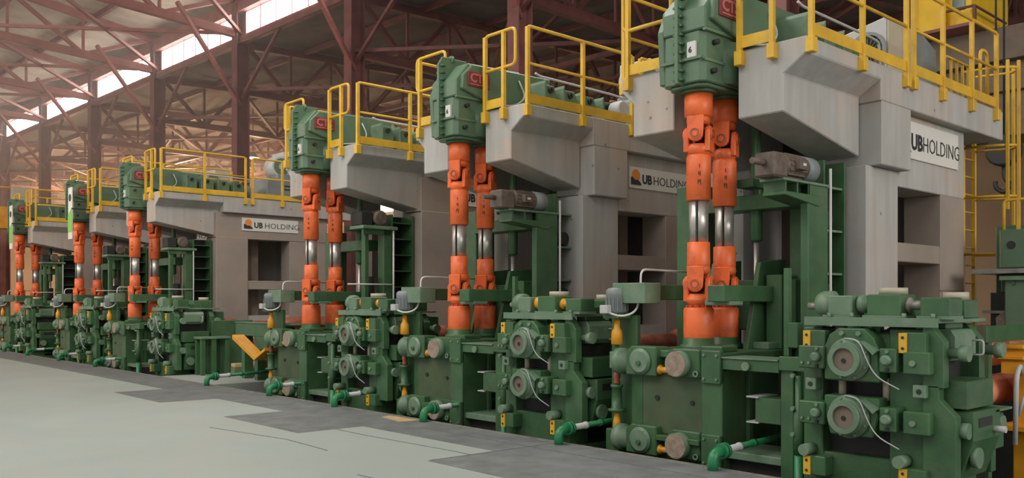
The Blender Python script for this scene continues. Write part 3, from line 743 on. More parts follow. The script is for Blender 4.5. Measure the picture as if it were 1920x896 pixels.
def make_portal():
    t = thing('lifting_rig', 'x', 'machine frame', (9.3, -.9, PIT), 'green lifting frames under the towers')
    part('post', MB().box(9.28, 9.46, -1.0, -.80, PIT, 2.96), GREEN, t, .01)
    part('post', MB().box(8.88, 8.97, -.98, -.86, PIT, 2.96), GREEN, t, .01)
    part('top_plate', MB().box(8.80, 9.56, -1.05, -.6, 2.96, 3.02), GREENP, t, .006)
    part('top_web', MB().box(8.84, 9.5, -1.0, -.95, 2.86, 2.96), GREEN, t)
    part('far_post', MB().box(9.2, 9.5, .62, .95, PIT, 3.0), GREEN, t, .01)
    part('back_flange', MB().box(9.50, 9.54, -.92, -.5, PIT, 3.26), GREEN, t)
    part('web', MB().box(9.54, 9.98, -.55, -.50, PIT, 3.26), DARK, t)
    part('rear_flange', MB().box(9.98, 10.02, -.92, -.5, PIT, 3.26), GREEN, t)
    for z in (1.3, 1.6, 1.9, 2.2, 2.5, 2.8, 3.1): part('stiffener', MB().box(9.54, 9.98, -.90, -.55, z, z + .02), GREEN, t)
    part('cross_beam', MB().box(9.2, 9.5, -.5, .62, 2.6, 2.8), GREEN, t, .01)
    part('dark_drum', MB().cyl((9.12, -.7, 1.5), (9.12, -.7, 2.1), .13, n=16), DARK, t)
    part('conduit', MB().cyl((9.48, -1.02, .6), (9.48, -1.02, 2.95), .017, n=8), WHITE, t)
    part('conduit', MB().tube([(8.5, -1.02, 1.95), (9.48, -1.02, 1.95)], .014, 6), WHITE, t)
    return t
def make_end_motor():
    t = thing('geared_motor', 'x', 'motor', (9.2, -.85, 3.02), 'brown geared motors on the lifting frames')
    part('motor_body', MB().lathe((9.22, -.62, 3.17), (0, -1, 0), [(0, .12), (.03, .14), (.30, .14), (.31, .145)], 20), BROWNM, t)
    part('fan_cowl', MB().lathe((9.22, -.93, 3.17), (0, -1, 0), [(0, .145), (.06, .145), (.09, .11)], 20), BROWNM, t)
    part('gear_case', MB().box(8.82, 9.08, -.95, -.62, 3.02, 3.28), DARK, t, .02)
    part('foot', MB().box(9.1, 9.34, -.95, -.66, 3.02, 3.05), GREEN, t)
    return t
fr, jk, gm = make_frame(), make_jack(), make_geared_motor(); ar = make_arms()
U = Vector((0, SH[2], 0))
pt, em = make_portal(), make_end_motor()
for o, s in ((fr, 'green steel lifting frame with open shelves under the %s tower'), (gm, 'brown geared motor with grey fan cowl under the %s tower')):
    o['label'] = s % 'nearest'; dup(o, SH[1] - SH[0], s % ORD[1])
for o, s in ((pt, 'green two-post lifting portal with white conduit under the %s tower'), (em, 'brown round motor on the lifting portal of the %s tower')):
    o['label'] = s % ORD[2]
    for i in (3, 4, 5): dup(o, SH[i] - SH[2], s % ORD[i])
for o, s in ((jk, 'slender green lifting jack with steel rod at the %s tower'),
             (ar[0], 'green box arm at the near side of the %s spindle pair'), (ar[1], 'green box arm at the far side of the %s spindle pair')):
    o['label'] = s % 'nearest'
    for i in range(1, 6): dup(o, SH[i] - SH[0], s % ORD[i])
U = Vector((0, SH[0], 0))

# ---------------------------------------------------------------- vertical roll stand (under the spindles)
def make_vstand():
    t = thing('vertical_stand', 'x', 'roll stand', (8.6, 0, PIT), 'vertical roll stands under the spindles')
    # body
    part('housing', MB().box(8.02, 9.35, -.42, .62, PIT, 1.02), GREEN, t, .02)
    part('front_panel', MB().box(7.965, 8.02, -.36, .50, .16, .86), OLIVE, t, .01, label='dusty olive front panel')
    part('panel_boss', MB().cyl((7.95, .28, .56), (7.97, .28, .56), .03, n=12), DARK, t)
    part('panel_boss', MB().cyl((7.95, -.2, .54), (7.97, -.2, .54), .025, n=12), DARK, t)
    part('corner_post', MB().prism([(7.90, -.62), (8.35, -.62), (8.35, -.42), (8.0, -.42), (7.96, -.36), (7.90, -.36)], 'z', PIT, .92), GREEN, t, .01)
    part('corner_post', MB().prism([(7.96, .50), (8.06, .74), (8.4, .74), (8.4, .5)], 'z', PIT, .9), GREEN, t, .01)
    part('side_rib', MB().box(8.35, 8.42, -.66, -.42, .05, .88), GREEN, t, .006)
    # top deck
    part('top_plate', MB().box(7.92, 9.3, -.62, .60, 1.02, 1.10), GREEN, t, .01)
    for x in (8.35, 8.86):
        part('spindle_seat', MB().lathe((x, 0, 1.10), (0, 0, 1), [(0, .21), (.05, .21), (.06, .18), (.13, .175)], 24), GREEN, t)
    part('deck_block', MB().box(8.0, 8.3, -.55, -.28, 1.10, 1.16), GREEN, t, .008)
    part('deck_block', MB().box(8.9, 9.25, -.55, -.25, 1.10, 1.18), GREENP, t, .008)
    # two clamping groups, upper and lower
    for z, tg in ((.965, 1), (.075, 0)):
        p = 'upper' if tg else 'lower'
        part('clamp_body', MB().prism([(.22, z - .16), (.66, z - .16), (.66, z + .11), (.58, z + .17), (.22, z + .17)], 'x', 7.86, 8.10), GREEN, t, .012)
        g = part('gear_cap', MB().lathe((7.86, .44, z), (-1, 0, 0), [(0, .15), (.02, .15), (.025, .12), (.035, .12)], 24), GREENP, t)
        part('cap_nut', MB().cyl((7.80, .44, z - .02), (7.83, .44, z - .02), .03, n=6), GREEN, g)
        part('end_drum', MB().lathe((8.0, .66, z - .02), (0, 1, 0), [(0, .13), (.12, .13), (.13, .155), (.22, .155), (.24, .12)], 24), GREENP, t)
        part('joint_shaft', MB().lathe((7.93, .24, z - .085), (0, -1, 0), [(0, .055), (.04, .055), (.05, .036), (.2, .036), (.21, .05), (.24, .05)], 16), YELLO2, t, label='yellow coupling shaft')
        part('side_block', MB().prism([(-.34, z - .15), (.10, z - .15), (.10, z + .13), (.02, z + .16), (-.34, z + .16)], 'x', 7.90, 8.12), GREEN, t, .012)
        d = part('screw_drum', MB().cyl((7.80, -.09, z), (7.95, -.09, z), .142, n=28), GREENP, t)
        part('disc_face', MB().cyl((7.793, -.09, z), (7.80, -.09, z), .134, n=28), STONE, d)
        part('grease_valve', MB().ring((7.87, -.30, z - .10), (7.89, -.30, z - .10), .035, .018, 12), GREENP, t)
        part('mounting_plate', MB().box(7.86, 7.93, -.62, -.38, z - .19, z + .16), GREEN, t, .008)
        for yy in (-.58, -.42):
            for zz in (-.14, .11):
                part('bolt', MB().cyl((7.845, yy, z + zz), (7.865, yy, z + zz), .016, n=6), GREENP, t)
    part('front_sill', MB().box(7.85, 8.02, -.36, .22, .10, .16), GREEN, t, .006)
    return t
vs = make_vstand(); vs['label'] = 'green vertical roll stand with two round discs, nearest one, under the front spindles'
for i in range(1, 6): dup(vs, SH[i] - SH[0], 'green vertical roll stand under the orange spindles of the %s tower' % ORD[i])

def make_trough():
    t = thing('guide_trough', 'x', 'guide', (8.0, -.9, .9), 'green guide beams between the stands')
    part('front_beam', MB().box(7.90, 8.02, -1.28, -.62, .93, 1.05), GREEN, t, .006)
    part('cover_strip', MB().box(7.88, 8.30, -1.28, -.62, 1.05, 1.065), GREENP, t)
    part('bracket', MB().cyl((7.86, -.92, .98), (7.90, -.92, .98), .045, n=12), GREENP, t)
    part('guide_box', MB().box(8.0, 8.35, -1.25, -.95, .40, .66), GREEN, t, .008)
    part('guide_lip', MB().box(7.98, 8.35, -1.0, -.86, .655, .67), LGREY, t)
    part('guide_lip', MB().box(7.98, 8.35, -1.0, -.86, .395, .41), LGREY, t)
    part('base_ledge', MB().box(7.95, 8.6, -1.28, -.62, .0, .08), GREENP, t, .006)
    part('base_ledge', MB().box(8.05, 8.6, -1.28, -.62, PIT, .0), DARK, t)
    return t
gtb = make_trough(); gtb['label'] = 'green guide beam and steel guide box beside the nearest vertical stand'
for i in range(1, 6): dup(gtb, SH[i] - SH[0], 'green guide beam between the stands at the %s tower' % ORD[i])
def make_jackpost():
    t = thing('water_post', 'x', 'pipe post', (7.95, -1.38, PIT), 'green pipe posts between the stands')
    part('post', MB().box(7.94, 8.02, -1.42, -1.28, PIT, 1.10), GREEN, t, .006)
    part('bracket', MB().box(7.90, 8.02, -1.58, -1.28, .96, 1.10), GREEN, t, .006)
    part('cylinder', MB().lathe((7.9, -1.50, 0), (0, 0, 1), [(.15, .05), (.55, .05), (.57, .035), (.92, .035)], 14), GREEN, t)
    part('water_pipe', MB().cyl((7.9, -1.50, PIT), (7.9, -1.50, .2), .045, n=12), TEAL, t)
    for z in (.35, .6, .92): part('clip', MB().cyl((7.84, -1.46, z), (7.9, -1.46, z), .022, n=10), GREENP, t)
    return t
jp = make_jackpost(); jp['label'] = 'slim green pipe post between the nearest pair of stands'
for i in range(1, 6): dup(jp, SH[i] - SH[0], 'slim green pipe post beside the %s vertical stand' % ORD[i])

# upright motor column at the far side of each vertical stand
def make_column_drive():
    t = thing('screw_drive', 'x', 'screw drive', (8.05, .92, PIT), 'upright motors with yellow couplings')
    x, y = 8.02, .93
    part('motor', MB().lathe((x, y, 0), (0, 0, 1), [(1.50, .10), (1.52, .125), (1.70, .125), (1.71, .13), (1.77, .13), (1.80, .10), (1.81, .03)], 20), GREY, t)
    mb = MB()
    for k in range(16):
        a = 2 * PI * k / 16; mb.box(x + .13 * math.cos(a) - .006, x + .13 * math.cos(a) + .006, y + .13 * math.sin(a) - .006, y + .13 * math.sin(a) + .006, 1.53, 1.69)
    part('cooling_fins', mb, GREY, t)
    part('terminal_box', MB().box(x - .2, x - .11, y - .02, y + .1, 1.50, 1.60), LGREY, t, .008)
    part('lantern', MB().box(x - .12, x + .12, y - .12, y + .12, 1.44, 1.5), GREEN, t, .008)
    part('upper_coupling', MB().lathe((x, y, 0), (0, 0, 1), [(1.13, .05), (1.14, .07), (1.25, .066), (1.29, .062), (1.33, .038), (1.44, .036)], 16), YELLO2, t, label='yellow coupling sleeve')
    part('shaft', MB().cyl((x, y, .15), (x, y, 1.2), .024, n=10), GREEN, t)
    part('gear_block', MB().box(x - .06, x + .06, y - .07, y + .07, .85, 1.05), GREENP, t, .01)
    part('column', MB().lathe((x, y, 0), (0, 0, 1), [(.34, .10), (.37, .11), (.38, .065), (.62, .06), (.63, .075), (.66, .075)], 16), GREEN, t)
    part('rusty_joint', MB().lathe((x, y, 0), (0, 0, 1), [(.66, .03), (.68, .045), (.72, .03), (.76, .045), (.82, .03)], 12), RUST, t)
    part('lower_coupling', MB().lathe((x, y, 0), (0, 0, 1), [(.14, .04), (.16, .05), (.24, .045), (.30, .03), (.34, .03)], 14), YELLO2, t, label='yellow lower coupling')
    part('base_block', MB().box(x - .09, x + .09, y - .10, y + .10, PIT, .14), GREEN, t, .01)
    part('back_plate', MB().box(x + .13, x + .2, y - .2, y + .2, PIT, 1.48), GREEN, t, .008)
    part('power_cable', MB().tube([(x - .16, y + .02, 1.52), (x - .1, y - .15, 1.46), (x + .05, y - .26, 1.52), (x + .1, y - .28, 1.8), (x + .1, y - .28, 2.02), (x + 1.5, y - .28, 2.0)], .014, 6, .1), WHITE, t)
    return t
cdv = make_column_drive(); cdv['label'] = 'upright grey motor with yellow coupling left of the nearest vertical stand'
for i in range(1, 6): dup(cdv, SH[i] - SH[0], 'upright grey motor with yellow coupling left of the %s vertical stand' % ORD[i])

# ---------------------------------------------------------------- horizontal roll stand
def make_hstand(full):
    t = thing('horizontal_stand', 'x', 'roll stand', (8.4, 0, PIT), 'horizontal roll stands')
    # housings: two frames (front and rear), each with two posts
    for x0, nm in ((7.88, 'front'), (8.68, 'rear')):
        for s in (-1, 1):
            ya, yb = (-.66, -.34) if s < 0 else (.30, .50)
            part('housing_post', MB().box(x0, x0 + .36, min(ya, yb), max(ya, yb), PIT, 1.40), GREEN, t, .012)
        part('crosshead', MB().box(x0 + .02, x0 + .34, -.36, .36, 1.18, 1.36), GREEN, t, .012)
        part('bottom_tie', MB().box(x0 + .02, x0 + .34, -.36, .36, PIT, .22), GREEN, t, .012)
        # chamfered side cheek
        part('side_cheek', MB().prism([(-.66, .90), (-.66, 1.44), (-.73, 1.44), (-.84, 1.30), (-.84, .90)], 'x', x0 - .06, x0 + .05), GREEN, t, .006)
        part('side_cheek', MB().prism([(-.66, .10), (-.66, .92), (-.80, .92), (-.80, .80), (-.94, .66), (-.94, .10)], 'x', x0 - .06, x0 + .05), GREEN, t, .006)
    part('side_tie', MB().box(8.24, 8.85, -.62, -.40, .0, .95), DARK, t)
    part('far_side_tie', MB().box(8.24, 8.85, .42, .62, .0, 1.35), GREEN, t)
    # yellow drilled plates
    for y in (-.53, .38):
        for z0 in (1.205, .02):
            if True:
                blk = part('plate_block', MB().box(7.74, 7.90, y - .19 if y < 0 else y - .18, y + .02, z0 - .01, z0 + .17), GREEN, t, .008)
                pl = part('yellow_plate', MB().box(7.725, 7.742, y - .035, y + .035, z0 - .01, z0 + .165), YELLOW, blk, label='yellow drilled plate')
                mb = MB()
                for zz in (.03, .125): mb.cyl((7.718, y, z0 + zz), (7.726, y, z0 + zz), .013, n=10)
                part('plate_hole', mb, DARK, blk)
    # upper and lower chocks
    for z, up in ((1.12, 1), (.60, 0)):
        if up: P = [(-.32, z - .20), (.20, z - .20), (.20, z + .10), (.15, z + .22), (.06, z + .28), (-.18, z + .28), (-.27, z + .20), (-.32, z + .08)]
        else: P = [(-.32, z + .18), (-.32, z + .02), (-.26, z - .18), (.14, z - .18), (.20, z + .02), (.20, z + .18)]
        c = part('chock', MB().prism(P, 'x', 7.72, 7.95), GREEN, t, .012)
        part('chock_rear', MB().prism(P, 'x', 8.8, 9.1), GREEN, t, .012)
        part('bearing_housing', MB().lathe((7.72, -.05, z), (-1, 0, 0), [(0, .20), (.03, .195), (.04, .158), (.09, .155)], 30), GREENP, c)
        part('bearing_ring', MB().ring((7.64, -.05, z), (7.59, -.05, z), .148, .105, 30), GREENP, c)
        part('roll_end', MB().cyl((7.625, -.05, z), (7.65, -.05, z), .108, n=26), BROWNC, c, label='dark bare steel roll end')
        part('cap_bolt', MB().cyl((7.615, -.04, z - .01), (7.63, -.04, z - .01), .022, n=8), DARK, c)
        mb = MB()
        for k in range(8):
            a = PI / 8 + k * PI / 4; mb.cyl((7.70, -.05 + .178 * math.cos(a), z + .178 * math.sin(a)), (7.675, -.05 + .178 * math.cos(a), z + .178 * math.sin(a)), .014, n=6)
        part('bolts', mb, GREENP, c)['kind'] = 'stuff'
        part('hose', MB().tube([(7.68, -.02, z + .19), (7.64, -.18, z + .18), (7.64, -.24, z + .02), (7.64, -.33, z - .14), (7.68, -.52, z - .24)], .006, 6, .1), LGREY, c)
        part('face_bolt', MB().cyl((7.69, .02, z + (.235 if up else -.235 + .09)), (7.72, .02, z + (.235 if up else -.145)), .022, n=8), GREENP, c)
        part('face_bolt', MB().cyl((7.69, -.14, z + (.235 if up else -.145)), (7.72, -.14, z + (.235 if up else -.145)), .022, n=8), GREENP, c)
        part('bracket', MB().loft([(7.64, -.22, z + .13), (7.72, -.22, z + .13), (7.72, -.30, z + .05), (7.64, -.30, z + .05)], [(7.64, -.19, z + .17), (7.72, -.19, z + .17), (7.72, -.34, z + .09), (7.64, -.34, z + .09)]), GREENP, c)
        # hydraulic side clamps
        for (y0, y1, pis, bolts) in ((-.49, -.34, -.415, ()), (.18, .44, .25, (.33, .40))):
            q = part('side_clamp', MB().box(7.68, 7.90, y0, y1, z - .10, z + .11), GREEN, t, .010)
            part('clamp_piston', MB().lathe((7.68, pis, z + .01), (-1, 0, 0), [(0, .045), (.05, .045), (.06, .03)], 14), GREENP, q)
            part('bolt', MB().cyl((7.66, pis, z + .085), (7.68, pis, z + .085), .018, n=6), GREENP, q)
            part('bolt', MB().cyl((7.66, pis, z - .075), (7.68, pis, z - .075), .018, n=6), DARK, q)
            for bb in bolts: part('bolt', MB().cyl((7.665, bb, z - .05), (7.68, bb, z - .05), .016, n=6), GREENP, q)
        q = part('outer_clamp', MB().box(7.72, 7.92, -.76, -.53, z - .11, z + .09), GREEN, t, .012)
        part('clamp_bolt', MB().cyl((7.70, -.62, z - .01), (7.72, -.62, z - .01), .028, n=8), GREENP, q)
    for z, up in ((.865, 1),):
        for y in (-.655, .36):
            q = part('stop_block', MB().box(7.76, 7.90, y - .055, y + .055, z - .055, z + .055), GREENP, t, .006)
            part('stop_hole', MB().cyl((7.752, y, z), (7.762, y, z), .022, n=12), DARK, q)
        for y in (.12, -.30):
            part('balance_rod', MB().cyl((7.92, y, .75), (7.92, y, .95), .034, n=14), BEIGE, t, label='pale bare steel rod')
    part('window_back', MB().box(8.02, 8.06, -.36, .36, .2, 1.2), DARK, t)
    for z in (1.12, .60): part('roll', MB().cyl((8.0, 0, z), (9.3, 0, z), .17, n=28), BROWNC, t)
    # foot mounts
    for y in (-.5, .40):
        part('foot_drum', MB().cyl((7.70, y, .24), (7.88, y, .24), .055, n=16), GREENP, t)
    part('sole_plate', MB().box(7.80, 9.3, -.78, .5, PIT, -.12), GREEN, t, .01)
    # top platform
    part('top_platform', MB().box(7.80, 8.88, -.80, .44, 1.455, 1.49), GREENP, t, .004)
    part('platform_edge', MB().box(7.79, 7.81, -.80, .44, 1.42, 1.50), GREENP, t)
    for y in (-.6, -.2, .15, .36): part('platform_leg', MB().box(7.92, 8.0, y - .04, y + .04, 1.36, 1.455), GREEN, t)
    # near side: cover box, tray, pins
    if full:
        part('cover_box', MB().prism([(-.66, 1.14), (-.66, 1.40), (-.82, 1.40), (-.86, 1.34), (-.86, 1.18), (-.80, 1.12)], 'x', 8.03, 8.48), GREENP, t, .01)
        part('cover_box', MB().box(8.08, 8.45, -.76, -.60, 1.40, 1.58), GREEN, t, .01)
        part('handle', MB().tube([(8.4, -.86, 1.17), (8.4, -.95, 1.17), (8.4, -.95, 1.30), (8.4, -.86, 1.30)], .010, 6, .03), LGREY, t)
    part('side_tray', MB().box(7.96, 8.55, -.98, -.66, .72, .96), GREEN, t, .006)
    part('side_window', MB().box(8.0, 8.62, -.68, -.64, .96, 1.16), DARK, t)
    part('lower_box', MB().prism([(-.66, .1), (-.66, .70), (-1.02, .70), (-1.02, .45), (-.9, .1)], 'x', 8.0, 8.6), GREEN, t, .01)
    part('valve_block', MB().box(8.62, 8.9, -.95, -.7, .30, .62), GREEN, t, .01)
    part('valve_cap', MB().cyl((8.1, -1.03, .30), (8.1, -.98, .30), .09, n=18), GREENP, t)
    part('stub_pipe', MB().cyl((8.45, -1.12, .52), (8.45, -1.0, .52), .03, n=12), LGREY, t)
    part('slot', MB().box(8.1, 8.4, -1.025, -1.0, .56, .64), DARK, t)
    part('tray_lip', MB().box(8.5, 8.9, -1.02, -.66, .66, .68), GREENP, t)
    for x, z in ((7.95, 1.20), (8.75, 1.20), (7.95, .54), (8.75, .54)):
        part('hinge_pin', MB().lathe((x, -.78, z), (0, -1, 0), [(0, .045), (.14, .045), (.15, .07), (.22, .07)], 16), GREENP, t)
    return t
def make_screwdown(yellow):
    t = thing('screwdown_gear', 'x', 'gear unit', (8.2, -.2, 1.49), 'screwdown gears on top of the stands')
    x0, x1 = 7.86, 8.12; z = 1.60
    part('end_dome', MB().lathe((7.99, .22, z + .02), (0, 1, 0), [(0, .09), (.02, .125), (.12, .125), (.17, .10), (.20, .04)], 22), GREENP, t)
    part('end_shaft', MB().cyl((7.99, .40, z), (7.99, .50, z), .035, n=12), PLATE, t)
    part('gear_case', MB().box(x0, x1, .0, .24, 1.51, 1.70), GREENP, t, .012)
    part('case_foot', MB().box(x0 - .02, x1 + .02, -.02, .28, 1.49, 1.52), GREENP, t)
    part('brake_drum', MB().lathe((7.99, .0, z + .02), (0, -1, 0), [(0, .05), (.02, .085), (.07, .085), (.09, .06), (.16, .06)], 18), GREENP if not yellow else YELLO2, t)
    part('main_case', MB().box(x0 - .02, x1 + .04, -.46, -.15, 1.51, 1.71), GREEN, t, .012)
    part('case_foot', MB().box(x0 - .04, x1 + .06, -.48, -.12, 1.49, 1.52), GREENP, t)
    part('position_cap', MB().cyl((8.10, -.28, 1.71), (8.10, -.28, 1.77), .125, n=24), BEIGE, t, label='pale beige round cap')
    part('cross_shaft', MB().lathe((7.99, -.46, z + .01), (0, -1, 0), [(0, .07), (.03, .07), (.04, .04), (.13, .04), (.14, .06), (.17, .06)], 16), YELLO2 if yellow else PLATE, t)
    part('second_case', MB().box(x0, x1, -.88, -.62, 1.51, 1.68), GREEN, t, .012)
    part('case_foot', MB().box(x0 - .02, x1 + .02, -.88, -.60, 1.49, 1.52), GREENP, t)
    part('rear_case', MB().box(8.55, 8.85, -.4, .3, 1.49, 1.66), GREEN, t, .012)
    part('rear_block', MB().box(8.4, 8.7, -.80, -.5, 1.49, 1.66), GREEN, t, .01)
    part('rear_cap', MB().cyl((8.55, -.66, 1.66), (8.55, -.66, 1.73), .11, n=20), BEIGE, t, label='pale beige round cap')
    part('rear_shaft', MB().cyl((8.7, .3, 1.58), (8.7, .42, 1.58), .05, n=14), GREENP, t)
    for y in (.2, -.02, -.5, -.75): part('hold_down_bolt', MB().cyl((7.82, y, 1.49), (7.82, y, 1.54), .02, n=6), GREENP, t)
    return t
HS = [3.94, 8.25, 12.35, 20.55, 26.0, 32.1]
HL = ['nearest horizontal stand, at the right edge', 'second nearest horizontal stand, right of centre', 'third nearest horizontal stand, left of centre',
      'fourth nearest horizontal stand, beside the open gap', 'fifth nearest horizontal stand, at the left', 'farthest horizontal stand, at the left edge']
U = Vector((0, HS[0], 0))
h0 = make_hstand(True); s0 = make_screwdown(False)
h0['label'] = 'green horizontal roll stand with round bearings and yellow plates at the right edge'
s0['label'] = 'green screwdown gears with beige caps on the nearest horizontal stand'
hcopies = [h0]
s1 = None
for i in range(1, 6):
    hcopies.append(dup(h0, HS[i] - HS[0], 'green horizontal roll stand with round bearings, ' + HL[i]))
U = Vector((0, HS[1], 0)); s1 = make_screwdown(True)
s1['label'] = 'green screwdown gears with yellow shafts, ' + HL[1]
for i in range(2, 6): dup(s1, HS[i] - HS[1], 'green screwdown gears, on the ' + HL[i])

# horizontal drive spindles behind the horizontal stands
def make_hspindle(z, m, lab, col=YELLO2):
    t = thing('drive_spindle', lab, 'spindle', (10.3, 0, z), 'level drive spindles behind the horizontal stands')
    part('coupling_sleeve', MB().lathe((9.32, 0, z), (1, 0, 0), [(0, .14), (.02, .16), (.30, .16), (.34, .13)], 24), m, t)
    part('tube', MB().lathe((9.62, 0, z), (1, 0, 0), [(0, .10), (.4, .11), (.6, .10), (1.2, .10)], 20), m, t)
    part('carrier_sleeve', MB().lathe((10.9, 0, z), (1, 0, 0), [(0, .12), (.04, .17), (.55, .18), (.58, .15), (.7, .15), (.72, .18), (1.4, .18)], 24), m, t)
    part('yoke', MB().lathe((9.45, 0, z), (1, 0, 0), [(0, .17), (.08, .17), (.10, .12)], 8), m, t)
    return t
for i, y in enumerate(HS):
    U = Vector((0, y, 0))
    for z, n in ((1.06, 'upper'), (.60, 'lower')):
        make_hspindle(z, PINK if i == 0 else RUST, '%s level drive spindle behind the %s horizontal stand' % (n, ORD[i]))

# spindle carrier in yellow at the right edge
U = Vector((0, 3.9, 0))
t = thing('spindle_carrier', 'yellow steel spindle carrier at the right edge with a hose', 'carrier', (11.2, -.4, PIT))
part('pedestal', MB().box(11.0, 12.2, -.60, -.30, PIT, .84), YELLO2, t, .01)
for z in (1.0, 1.12): part('top_arm', MB().box(10.7, 12.0, -.50, -.24, z, z + .04), YELLO2, t, .006)
for x in (10.75, 11.05, 11.35, 11.65): part('web', MB().box(x, x + .04, -.5, -.26, .84, 1.12), YELLO2, t)
part('foot_plate', MB().box(10.65, 12.0, -.66, -.25, .22, .27), YELLO2, t)
part('hose', MB().tube([(10.45, -.5, .1), (10.5, -.5, .85), (10.62, -.5, .96), (10.78, -.45, .84)], .026, 8, .12), LGREY, t)
part('hose', MB().tube([(10.55, -.5, .40), (10.58, -.55, .62), (10.7, -.55, .66), (10.8, -.5, .5)], .018, 8, .1), LGREY, t)

# ---------------------------------------------------------------- water pipes with elbows
PY = [5.05, 7.15, 9.73, 12.03, 14.17, 16.74, 23.35, 26.4, 29.6, 32.35]
def make_pipe():
    t = thing('water_pipe', 'x', 'pipe', (7.28, 0, 0), 'green water pipes over the pit edge')
    part('elbow', MB().tube([(7.26, 0, .0), (7.26, 0, .16), (7.42, 0, .175)], .052, 14, .13), TEAL, t)
    part('flange', MB().lathe((7.40, 0, .173), (1, 0, .03), [(0, .078), (.035, .078)], 18), TEAL, t)
    part('flange', MB().lathe((7.445, 0, .175), (1, 0, .03), [(0, .078), (.03, .078)], 18), TEAL, t)
    part('grey_sleeve', MB().lathe((7.475, 0, .176), (1, 0, .03), [(0, .036), (.22, .036), (.225, .044), (.26, .044)], 14), LGREY, t, label='pale grey pipe sleeve')
    part('pipe', MB().tube([(7.73, 0, .184), (8.7, 0, .213)], .032, 12), TEAL, t)
    part('union', MB().lathe((7.95, 0, .19), (1, 0, .03), [(0, .042), (.05, .042)], 12), TEAL, t)
    return t
U = Vector((0, PY[0], 0))
wp = make_pipe(); wp['label'] = 'bright green water pipe elbow on the floor edge, first from the right'
PW = ['first', 'second', 'third', 'fourth', 'fifth', 'sixth', 'seventh', 'eighth', 'ninth', 'tenth']
for i in range(1, 10): dup(wp, PY[i] - PY[0], 'bright green water pipe elbow on the floor edge, %s from the right' % PW[i])

# ---------------------------------------------------------------- right background: ladder, green gear housings
U = Vector((0, 0, 0))
t = thing('caged_ladder', 'tall yellow steel ladder with hoops beside the nearest tower', 'ladder', (14.3, 5.3, 0))
for x in (14.08, 14.52): part('stile', MB().box(x - .03, x + .03, 5.28, 5.33, 0, 4.3), YELLOW, t)
for k in range(15): part('rung', MB().cyl((14.08, 5.3, .3 + k * .27), (14.52, 5.3, .3 + k * .27), .012, n=8), YELLOW, t)
for x, y in ((14.2, 4.72), (14.62, 4.78), (14.35, 4.62)): part('cage_bar', MB().box(x - .02, x + .02, y - .02, y + .02, 2.3 if x != 14.2 else 3.0, 5.2), YELLOW, t)
for z in (2.35, 3.2, 3.95, 5.1):
    part('cage_hoop', MB().tube([(14.08, 5.28, z), (14.12, 4.85, z), (14.35, 4.6, z), (14.65, 4.8, z), (14.52, 5.28, z)], .02, 6, .15), YELLOW, t)
t = thing('ladder_handrail', 'yellow arched ladder handrail on the rear platform of the nearest tower', 'handrail', (13.6, 4.9, 4.42))
part('arch_rail', MB().tube([(13.5, 4.85, 4.4), (13.5, 4.85, 5.25), (13.78, 4.85, 5.25), (13.78, 4.85, 4.4)], .026, 8, .12), YELLOW, t)
for x in (12.75, 12.95, 13.15, 13.35): part('bar', MB().box(x, x + .03, 4.95, 4.98, 4.42, 5.0), YELLOW, t)
part('bar', MB().tube([(12.6, 4.96, 5.0), (13.5, 4.96, 5.0)], .02, 6), YELLOW, t)
t = thing('gear_housing', 'large green gear housing block in the right background', 'gear unit', (13.2, 4.0, PIT))
part('tall_plate', MB().box(12.98, 13.42, 2.64, 4.42, 2.09, 2.61), GREEN2, t, .015)
part('bore', MB().cyl((12.97, 4.27, 2.40), (12.99, 4.27, 2.40), .055, n=20), DARK, t)
part('upper_body', MB().box(13.42, 14.96, 2.64, 4.62, 1.15, 2.70), GREEN2, t, .015)
part('deck', MB().box(12.54, 13.53, 2.64, 4.62, 2.01, 2.07), PLATE, t)
part('neck', MB().box(12.93, 13.31, 2.64, 4.38, 1.76, 2.01), GREEN, t, .01)
part('front_body', MB().box(12.10, 12.93, 2.42, 4.06, 0.88, 1.95), GREEN2, t, .015)
part('front_rib', MB().box(12.04, 12.12, 2.42, 4.10, 1.91, 1.96), GREENP, t)
part('front_rib', MB().tube([(12.09, 3.69, 1.15), (12.09, 3.47, 1.38), (12.09, 3.08, 1.43), (12.09, 2.75, 1.43)], .012, 6), GREENP, t)
part('front_rib', MB().tube([(12.09, 3.41, 1.87), (12.09, 3.30, 1.71), (12.09, 2.86, 1.68)], .012, 6), GREENP, t)
for y, z in ((3.95, 1.87), (3.95, .96), (3.63, 1.87), (3.63, .96), (3.19, 1.87), (3.19, .96), (3.41, 1.54)): part('bolt', MB().cyl((12.07, y, z), (12.10, y, z), .02, n=6), GREEN, t)
part('support', MB().box(12.9, 13.64, 2.64, 4.50, PIT, 1.76), DARK, t)
part('shelf', MB().box(12.87, 13.14, 3.74, 4.60, 1.48, 1.52), PLATE, t)
part('shelf', MB().box(12.87, 13.14, 3.74, 4.60, 1.04, 1.08), PLATE, t)
t = thing('guard_sheet', 'green sheet guard over the drive spindle at the right edge', 'guard', (11, 3.6, PIT))
part('sheet', MB().box(10.15, 11.9, 3.58, 3.62, 1.20, 1.38), GREEN, t, .004)
part('foot', MB().box(10.2, 10.3, 3.58, 3.62, PIT, 1.20), GREEN, t)
t = thing('guard_railing', 'yellow railing on top of the green gear housing at the right edge', 'railing', (13.2, 4.0, 2.6))
part('top_rail', MB().tube([(13.1, 4.4, 2.5), (13.1, 4.4, 3.02), (13.1, 2.75, 3.02)], .022, 8, .06), YELLOW, t)
for y in (4.2, 3.95, 3.4): part('post', MB().box(13.08, 13.12, y, y + .04, 2.55, 3.02), YELLOW, t)
